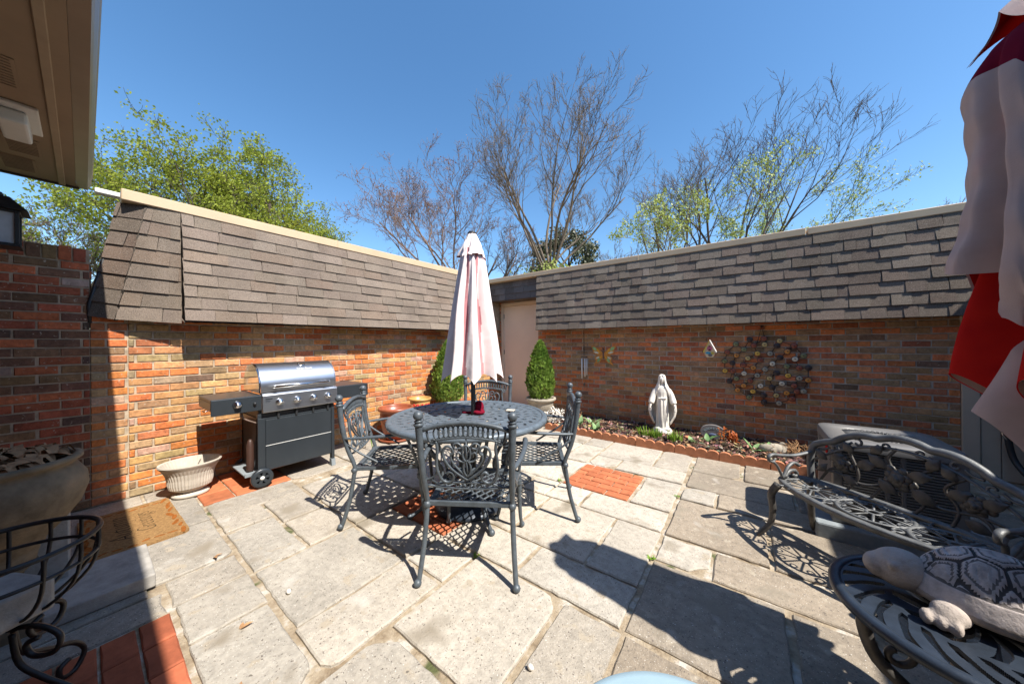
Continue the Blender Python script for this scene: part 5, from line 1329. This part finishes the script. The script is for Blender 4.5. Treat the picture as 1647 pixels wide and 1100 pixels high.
# carved ornament: rounded body, ridged back, upright ear slab
t=thing('stone_ornament','weathered tan carved garden stone, rounded front with ridged back and upright slab','garden ornament',(.20,4.52,.03),R(-8))
mb=MB(); mb.sphere((-.02,-.02,.06),(.085,.05,.062),16); mb.sphere((.05,.03,.065),(.09,.07,.065),16)
for k in range(5): mb.tube(catmull([(.0+.03*k,-.055+.012*k,.05),(.01+.03*k,-.01+.01*k,.128-.004*k),(.02+.03*k,.06,.08)],4),.010,6)
mb.build('body',M['concrete'],t,remesh=.007)
mb=MB(); mb.prism([(.042*cos(a),.062+.068*sin(a)) for a in [k*pi/10 for k in range(20)]],(.10,.05,.02),(.92,.3,0),(0,0,1),(-.3,.92,0),.022); mb.build('upright_slab',M['concrete'],t,bevel=.006)
for i,(x,y,r) in enumerate(((-1.12,4.52,.03),(-.62,4.58,.035),(-.25,4.33,.028),(-.05,4.35,.022),(-1.45,4.56,.03))):
    mb=MB(); mb.sphere((0,0,0),(r*1.3,r*.8,r*.45),10); o=mb.build('flat_stone',M['edging'] if i%2 else M['concrete']); o.location=(x,y,.075); o.rotation_euler=(.2,.1,i)
    tag(o,['flat stone beside the statue plinth','tan stone between statue and engraved stone','broken clay shard in front of the engraved stone','small tan stone in front of the orange shoots','clay shard left of the statue'][i],'stone')

# ------------------------------------------------------------------ things on the back wall
t=thing('wind_chime','wind chime of silver tubes hanging from the eave by a dark chain','wind chime',(-2.14,4.86,1.50))
mb=MB(); 
for k in range(17): mb.tube([(.009*cos(q*pi/4)*(1 if k%2 else .3),.009*cos(q*pi/4)*(.3 if k%2 else 1),-.024*k+.015*sin(q*pi/4)-.02) for q in range(8)],.0028,4,closed=True)
mb.build('chain',M['iron'],t)
mb=MB(); mb.lathe([(.055,-.455),(.055,-.44)],24,capt=True); mb.tube([(0,0,-.455),(0,0,-.62)],.002,4); mb.lathe([(.022,-.63),(.022,-.62)],16,capt=True); mb.build('disc',M['bark'],t)
for k in range(5):
    a=k*2*pi/5+.4; L=(.27,.30,.26,.32,.29)[k]; mb=MB(); mb.tube([(.043*cos(a),.043*sin(a),-.475),(.043*cos(a),.043*sin(a),-.475-L)],.0105,10); mb.tube([(.043*cos(a),.043*sin(a),-.455),(.043*cos(a),.043*sin(a),-.475)],.0012,3); mb.build('chime_tube',M['white'],t)
mb=MB(); mb.tube([(0,0,-.63),(0,0,-.86)],.0015,3); mb.lathe([(.002,-.93),(.02,-.90),(.002,-.86)],4,capb=False); mb.build('wind_sail',M['bark'],t)

t=thing('butterfly_ornament','orange and green stained metal butterfly hung on the brick wall','wall ornament',(-1.86,4.985,1.09))
fr=simple('orange_metal',(.60,.24,.04),.5,.0,.3,30,.1); gg=simple('green_stained_glass',(.30,.50,.22),.2,0,.4,25,0); wg=simple('pale_stained_glass',(.66,.68,.52),.2,0,.2,25,0); og=simple('amber_stained_glass',(.85,.42,.05),.2,0,.3,25,0)
def wing(P,nm,inner,m2):
    for s in (-1,1):
        Q=[(p.x*s,p.y) for p in catmull([(a,b,0) for a,b in P],5,True)]
        if s<0: Q=Q[::-1]
        mb=MB(); mb.prism(Q,(0,0,0),(1,0,-.0),(0,0,1),(.12*s*-1,-1,0),.006); w_=mb.build(nm,fr,t)
        for (cx,cz,rx,rz,an,mm) in inner:
            E=[]
            for k in range(14):
                a=k*pi/7; u,v=rx*cos(a),rz*sin(a); E.append((s*(cx+u*cos(an)-v*sin(an)),cz+u*sin(an)+v*cos(an)))
            if s<0: E=E[::-1]
            mb=MB(); mb.prism(E,(0,-.0062,0),(1,0,0),(0,0,1),(.12*s*-1,-1,0),.0035); mb.build('glass_panel',mm,w_)
wing([(.01,.0),(.03,.05),(.09,.10),(.17,.145),(.205,.14),(.185,.09),(.165,.03),(.10,-.005)],'upper_wing',[(.145,.095,.045,.022,.7,gg),(.095,.075,.03,.010,.75,og),(.12,.035,.045,.014,.25,wg),(.07,.04,.03,.009,.6,og)],gg)
wing([(.01,-.01),(.09,-.012),(.14,-.05),(.13,-.11),(.165,-.17),(.12,-.15),(.07,-.13),(.03,-.075)],'lower_wing',[(.095,-.05,.032,.014,-.5,wg),(.08,-.09,.040,.018,-1.0,gg),(.05,-.05,.03,.009,-.9,og)],wg)
mb=MB(); mb.sphere((0,-.012,.0),(.010,.010,.075),10); mb.sphere((0,-.012,.088),(.017,.014,.017),10)
for s in (-1,1): mb.tube(catmull([(s*.006,-.012,.10),(s*.02,-.014,.125),(s*.035,-.014,.13)],3),.002,4)
mb.build('body',M['barkred'],t)

t=thing('birdhouse','small painted teardrop birdhouse with blue and yellow patches hanging by the wall','birdhouse',(-.377,4.70,1.09))
wd_=simple('cream_wood',(.66,.50,.30),.6); pk=simple('pink_paint',(.55,.14,.22),.6,0,.3,40); bl=simple('turquoise_paint',(.02,.30,.46),.5,0,.05,30); yl=simple('yellow_paint',(.60,.46,.06),.5,0,.2,30); rdp=simple('dark_red_paint',(.12,.01,.02),.5)
P=[(-.03,0),(-.055,.04),(-.06,.075),(-.035,.13),(-.006,.205),(.006,.205),(.035,.13),(.06,.075),(.055,.04),(.03,0)]
mb=MB(); mb.prism(P[::-1],(0,-.03,0),(1,0,0),(0,0,1),(0,1,0),.08); mb.build('house_body',wd_,t,bevel=.004)
for s in (-1,1):
    mb=MB(); mb.prism([(s*.066,.06),(s*.074,.066),(0,.222),(0,.206)],(0,-.042,0),(1,0,0),(0,0,1),(0,1,0),.10); mb.build('roof_panel',M['white'] if s>0 else yl,t)
for (x,z,rx,rz,mm,nm) in ((0,.115,.028,.032,pk,'painted_patch'),(-.016,.058,.030,.014,bl,'painted_patch'),(.03,.055,.018,.016,yl,'painted_patch'),(.006,.03,.022,.02,M['slate'],'painted_patch'),(.0,.095,.012,.013,rdp,'entrance_hole'),(-.002,.14,.010,.010,rdp,'entrance_hole')):
    E=[(x+rx*cos(k*pi/8),z+rz*sin(k*pi/8)) for k in range(16)]; mb=MB(); mb.prism(E,(0,-.0302-(.0015 if nm[0]=='e' else 0),0),(1,0,0),(0,0,1),(0,-1,0),.002); mb.build(nm,mm,t)
mb=MB(); mb.tube([(-.075,0,.072),(.095,0,.072)],.005,6); mb.sphere((-.078,0,.072),.009,8); mb.sphere((.098,0,.072),.009,8); mb.build('perch_rod',M['iron'],t)
mb=MB(); mb.tube([(0,0,.21),(0,.02,.42)],.0012,3); mb.build('cord',M['iron'],t)

t=thing('disc_wreath','round wall wreath of many small coloured ceramic discs joined by dark wire','wall wreath',(.20,4.975,.905))
DC=[(585,205,0),(405,215,1),(785,235,2),(230,275,3),(455,295,0),(592,283,2),(750,300,1),(975,300,0),(330,348,3),(122,388,0),(235,430,4),(500,400,5),(660,400,6),(885,372,4),(1100,420,3),(790,450,1),(378,465,2),(535,487,0),(985,465,7),(690,530,7),(87,510,3),(185,535,1),(318,557,0),(875,557,3),(445,590,4),(595,605,6),(1040,575,0),(1165,570,1),(90,645,5),(190,645,0),(328,670,7),(745,648,1),(890,675,5),(495,690,6),(650,722,2),(1040,702,6),(1160,720,4),(232,745,3),(405,765,0),(145,785,1),(810,780,7),(535,825,7),(970,800,0),(322,835,4),(685,835,1),(1095,860,6),(245,900,4),(438,905,5),(870,895,4),(1005,870,0),(575,945,1),(735,935,2),(945,965,0),(390,985,3),(580,1035,1),(770,1032,6)]
dm=[simple('disc_glaze_%s'%n_,c_,.35,0,.25,60,.1) for n_,c_ in (('rust',(.26,.07,.035)),('dark',(.045,.03,.028)),('straw',(.50,.36,.14)),('moss',(.20,.20,.09)),('amber',(.55,.22,.04)),('yellow',(.65,.38,.06)),('grey',(.32,.29,.22)),('cream',(.62,.55,.42)))]
CX_=[]
for (a,b,k) in DC:
    px=1160+a/7.856; py=520+b/7.856; u=(px-1240)/72.0*.42*(1-.0012*(px-1240)); z=-(py-602)/55.0*.405+.004; CX_.append((u,z,k))
for i,(u,z,k) in enumerate(CX_):
    mb=MB(); q=[(.031,0),(.033,.008),(.028,.014),(.024,.008),(.012,.008)]
    m2=MB(); m2.lathe([(.030,0),(.034,.006),(.033,.011),(.029,.012),(.028,.009)],20,m=1,capb=True); m2.lathe([(.028,.0095),(.019,.013),(.009,.0145)],16,capt=True,capb=False); m2.lathe([(.006,.0146),(.005,.018)],8,m=1,capt=True,capb=False)
    mb.add([(p[0]+u,-p[2]-.012,p[1]+z) for p in m2.v],m2.f,0,True); mb.m=list(m2.m); mb.build('disc',[dm[k],dm[1]],t)
mb=MB()
for i,(u,z,k) in enumerate(CX_):
    ds=sorted((math.hypot(u-p[0],z-p[1]),j) for j,p in enumerate(CX_) if j!=i)[:2]
    for d_,j in ds:
        if j>i or True: mb.tube([(u,-.006,z),(CX_[j][0],-.006,CX_[j][1])],.0035,4)
mb.tube([(-.10,-.006,.36),(-.055,-.01,.56),(-.01,-.006,.36)],.006,5) 
mb.build('wire_frame',M['iron'],t)
mb=MB(); mb.sphere((-.055,-.005,.565),.012,8); mb.build('nail',M['iron'],t)
# scraps on the paving
for i,(x,y,r,lab) in enumerate(((-.70,1.05,.013,'white pebble on the paving in front of the chairs'),(-1.93,.63,.014,'white pebble in the paving joint left of the chairs'))):
    mb=MB(); mb.sphere((0,0,0),(r*1.2,r*.8,r*.9),8); o=mb.build('pebble',M['pebble']); o.location=(x,y,.012); tag(o,lab,'pebble')
for i,(x,y,lab) in enumerate(((-2.62,.47,'curled dry leaf on the paving beside the doormat'),(-1.86,.42,'curled dry leaf on the paving in the left foreground'),(-1.52,.33,'small dry leaf near the bottom edge of the paving'))):
    mb=MB(); blade(mb,0,0,.006,.045,.010,i*1.3,1.2,.5); blade(mb,0,0,.004,.035,.007,i*1.3+1.4,1.3,.4); o=mb.build('dry_leaf',M['dry']); o.location=(x,y,.004); tag(o,lab,'dead leaf')
for i,(x,y,lab) in enumerate(((-1.34,1.42,'small weed in the paving joint under the front chair'),(-1.42,2.66,'small weed at the corner of the red bricks'),(-.47,2.02,'tiny weed in the long paving joint'),(-.48,2.95,'tiny weed in the joint beside the red bricks'))):
    mb=MB(); rnd=random.Random(i)
    for k in range(14): blade(mb,rnd.uniform(-.015,.015),rnd.uniform(-.015,.015),0,rnd.uniform(.012,.028),.0045,rnd.uniform(0,6.3),rnd.uniform(.3,1.2),.8,K=4)
    o=mb.build('weed',M['shoot']); o.location=(x,y,-.004); tag(o,lab,'weed')
# ------------------------------------------------------------------ trees beyond the walls
def tree(name,label,px,dist,fork,H,spread,seed,bark,nl=5,levels=4,leaf=None,lean=(0,0),r0=.16,vase=.55,kids=(4,5),grp=None,twig=.0058,up=.12,multi=1,clen=.55,jit=.16,lm=None,zleaf=(0,99),tilt=45,side=0):
    bx,by_=camxy(px,dist); rnd=random.Random(seed)
    t=thing(name,label,'tree',(bx,by_,-.05),0,grp)
    right=V((CY,SY,0)); fwd=V((-SY,CY,0)); ln=right*lean[0]+fwd*lean[1]
    tr=MB(); br=MB(); tips=[]
    def branch(mb,p,d,L,r,lev):
        n=(7,6,5,4,3)[min(lev,4)]; pts=[p.copy()]; rad=[r]; d=d.normalized()
        ends=.35 if lev<levels else .5
        for i in range(n):
            j=jit*(1+.25*lev)
            d=(d+V((rnd.gauss(0,j),rnd.gauss(0,j),rnd.gauss(0,j*.7)+up*(1 if lev else .3)))+ln*.05).normalized()
            p=p+d*(L/n); pts.append(p.copy()); rad.append(max(twig*.7,r*lerp(1,ends,(i+1)/n)))
        mb.tube(pts,rad,(7,6,5,4,3)[min(lev,4)])
        if lev>=levels-1: tips.extend((q,d) for q in pts[1:])
        if lev<levels:
            k=rnd.randint(*kids)+(1 if lev==0 else 0)
            for c in range(k):
                f=lerp(.25 if lev else .55,1.0,(c+rnd.random()*.6)/k); f=min(1,f); i=min(n-1,int(f*n)); q=pts[i].lerp(pts[i+1],f*n-i)
                dd=(pts[i+1]-pts[i]).normalized(); ax_=dd.orthogonal().normalized(); ax_=Matrix.Rotation(rnd.uniform(0,2*pi),3,dd)@ax_
                ang=rnd.uniform(.32,.75)*(1.0 if lev else 1.0)
                nd=(Matrix.Rotation(ang,3,ax_)@dd)
                branch(br,q,nd,L*clen*rnd.uniform(.75,1.2)*(1.15-.35*f),max(twig,rad[i]*rnd.uniform(.42,.62)),lev+1)
    for m_ in range(multi):
        off=V((rnd.uniform(-.4,.4),rnd.uniform(-.4,.4),0))*(1 if multi>1 else 0)
        p=off.copy(); d=V((0,0,1))+ln*.25+(off*.5 if multi>1 else V((0,0,0)))
        pts=[p.copy()]; 
        for i in range(6):
            d=(d+V((rnd.gauss(0,.05),rnd.gauss(0,.05),0))).normalized(); p=p+d*fork/6; pts.append(p.copy())
        r1=r0*(1 if multi==1 else .65)
        tr.tube(pts,[r1*lerp(1.25,.8,i/6) for i in range(7)],9)
        a0=rnd.uniform(0,6.3)
        for k in range(nl):
            a=a0+k*2.399+rnd.uniform(-.2,.2); out=V((cos(a),sin(a),0)); tl=R(tilt)*math.sqrt((k+.4)/nl)
            branch(br,p-d*rnd.uniform(0,fork*.12),(V((0,0,1))*cos(tl)+out*sin(tl)+ln*.8),(H-fork)*rnd.uniform(.62,.76)*(1+side*(k/nl)),r1*rnd.uniform(.42,.58),0)
    tr.build('trunk',bark,t); br.build('branches',bark,t)
    if leaf:
        mb=MB(); n=leaf[0]; sz=leaf[1]; pool=[q for q in tips if zleaf[0]<=q[0].z<=zleaf[1]]
        for i in range(n if pool else 0):
            q,d=rnd.choice(pool); c=q+V((rnd.gauss(0,1),rnd.gauss(0,1),rnd.gauss(0,.8)))*leaf[2]
            a=V((rnd.gauss(0,1),rnd.gauss(0,1),rnd.gauss(0,1))).normalized(); b=a.orthogonal().normalized(); L=sz*rnd.uniform(.6,1.3); W=L*.36
            mb.add([c-a*L*.5,c+b*W,c+a*L*.5,c-b*W],[(0,1,2,3)],0,False)
        mb.build('leaves',lm,t)
    return t
G_='bare and budding trees beyond the walls'
B1,B2,B3=M['bark'],M['bark2'],M['barkred']
L_='leafy trees beyond the walls'
tree('leafy_tree','broad round crowned tree in fresh yellow green leaf above the left mansard',372,12,2.4,8.1,0,3,B2,nl=15,levels=4,leaf=(60000,.08,.10),r0=.17,kids=(4,5),up=.07,clen=.55,lm=M['leafA'],grp=L_,tilt=57,side=.12)
tree('leafy_tree','smaller lower leafy tree at the right edge of the round crowned tree',485,13,1.9,5.6,0,5,B2,nl=10,levels=4,leaf=(12000,.095,.11),r0=.10,kids=(4,4),lm=M['leafA'],grp=L_,tilt=60,up=.06)
tree('leafy_tree','multi stemmed green tree between the house eave and the brick pier',58,9.5,3.0,5.7,0,6,B1,nl=6,levels=4,leaf=(3000,.07,.10),r0=.15,kids=(4,4),lm=M['leafA'],grp=L_,multi=2,jit=.2,tilt=55)
tree('bare_tree','thin sparse budding tree just right of the gutter end',150,13,3.0,6.4,0,8,B1,nl=6,levels=4,leaf=(1300,.06,.08),r0=.10,kids=(3,4),lm=M['leafB'],grp=G_,tilt=50)
tree('bare_tree','low bushy bare tree low above the left coping, left of the parasol',630,16,1.5,6.0,0,11,B3,nl=9,levels=4,leaf=(1500,.045,.05),r0=.09,kids=(4,4),lm=M['bud'],grp=G_,multi=2,up=.04,tilt=62)
tree('bare_tree','reddish budding bare tree straight above the parasol',742,14.5,3.2,9.6,0,13,B3,nl=9,levels=4,leaf=(2600,.05,.06),r0=.12,kids=(4,5),lm=M['bud'],grp=G_,jit=.2,tilt=52)
tree('bare_tree','dark bare tree with a long limb leaning right behind the parasol top',790,12.5,2.4,6.0,0,14,B2,nl=5,levels=4,r0=.13,kids=(3,4),lean=(.3,0),grp=G_,jit=.2,tilt=50)
tree('bare_tree','tallest bare tree, fan of fine upright twigs right of the parasol',886,14,4.3,11.0,0,17,B1,nl=11,levels=4,r0=.13,kids=(4,5),grp=G_,up=.10,jit=.12,clen=.52,tilt=44,twig=.0058)
tree('conifer_tree','dark thin evergreen half hidden behind the tallest bare tree',930,19,6.3,9.2,0,19,B2,nl=8,levels=3,leaf=(5600,.16,.16),r0=.13,kids=(4,5),up=-.05,lm=M['conifer'],tilt=75)
tree('green_bush','yellow green leafy bush just above the coping right of the parasol',900,13,1.7,4.5,0,21,B1,nl=9,levels=3,leaf=(9000,.10,.17),r0=.08,kids=(4,5),lm=M['leafB'],multi=2,tilt=65)
tree('bare_tree','upright bare tree with fresh green lower leaves, left half of the right group',1085,13.5,2.4,8.9,0,23,B1,nl=9,levels=4,leaf=(5200,.085,.09),r0=.11,kids=(3,4),lean=(.06,0),lm=M['leafB'],grp=G_,zleaf=(0,6.2),up=.12,tilt=46)
tree('bare_tree','wind swept tall bare tree, its long fine branches leaning right',1165,12.5,2.6,9.7,0,27,B2,nl=10,levels=4,leaf=(5200,.08,.09),r0=.115,kids=(3,4),lean=(.10,0),lm=M['leafB'],grp=G_,up=.13,jit=.12,zleaf=(2.5,7.4),tilt=40)
tree('bare_tree','dark crooked leafless tree with thick limbs leaning far right',1275,11,1.8,4.2,0,29,B2,nl=5,levels=4,r0=.10,kids=(3,3),lean=(.55,0),grp=G_,jit=.2,up=.06,tilt=40)
tree('bare_tree','spreading green budding tree low above the right coping',1225,13,1.9,6.2,0,31,B1,nl=11,levels=4,leaf=(13000,.08,.10),r0=.11,kids=(3,4),lean=(.2,0),lm=M['leafB'],grp=G_,up=.04,tilt=62)
tree('bare_tree','thin bare saplings at the right, left of the large parasol',1445,13,1.4,5.6,0,33,B1,nl=5,levels=3,r0=.05,kids=(3,4),grp=G_,multi=3,lean=(.1,0),tilt=35)
tree('bare_tree','twiggy bare tree partly hidden by the large parasol',1555,12,2.4,6.6,0,35,B3,nl=7,levels=4,r0=.10,kids=(3,4),grp=G_,tilt=50)
tree('bare_tree','faint distant bare tree between the tallest tree and the right group',1005,22,3.0,8.2,0,37,B1,nl=8,levels=4,r0=.12,kids=(3,4),grp=G_,twig=.008,tilt=55)
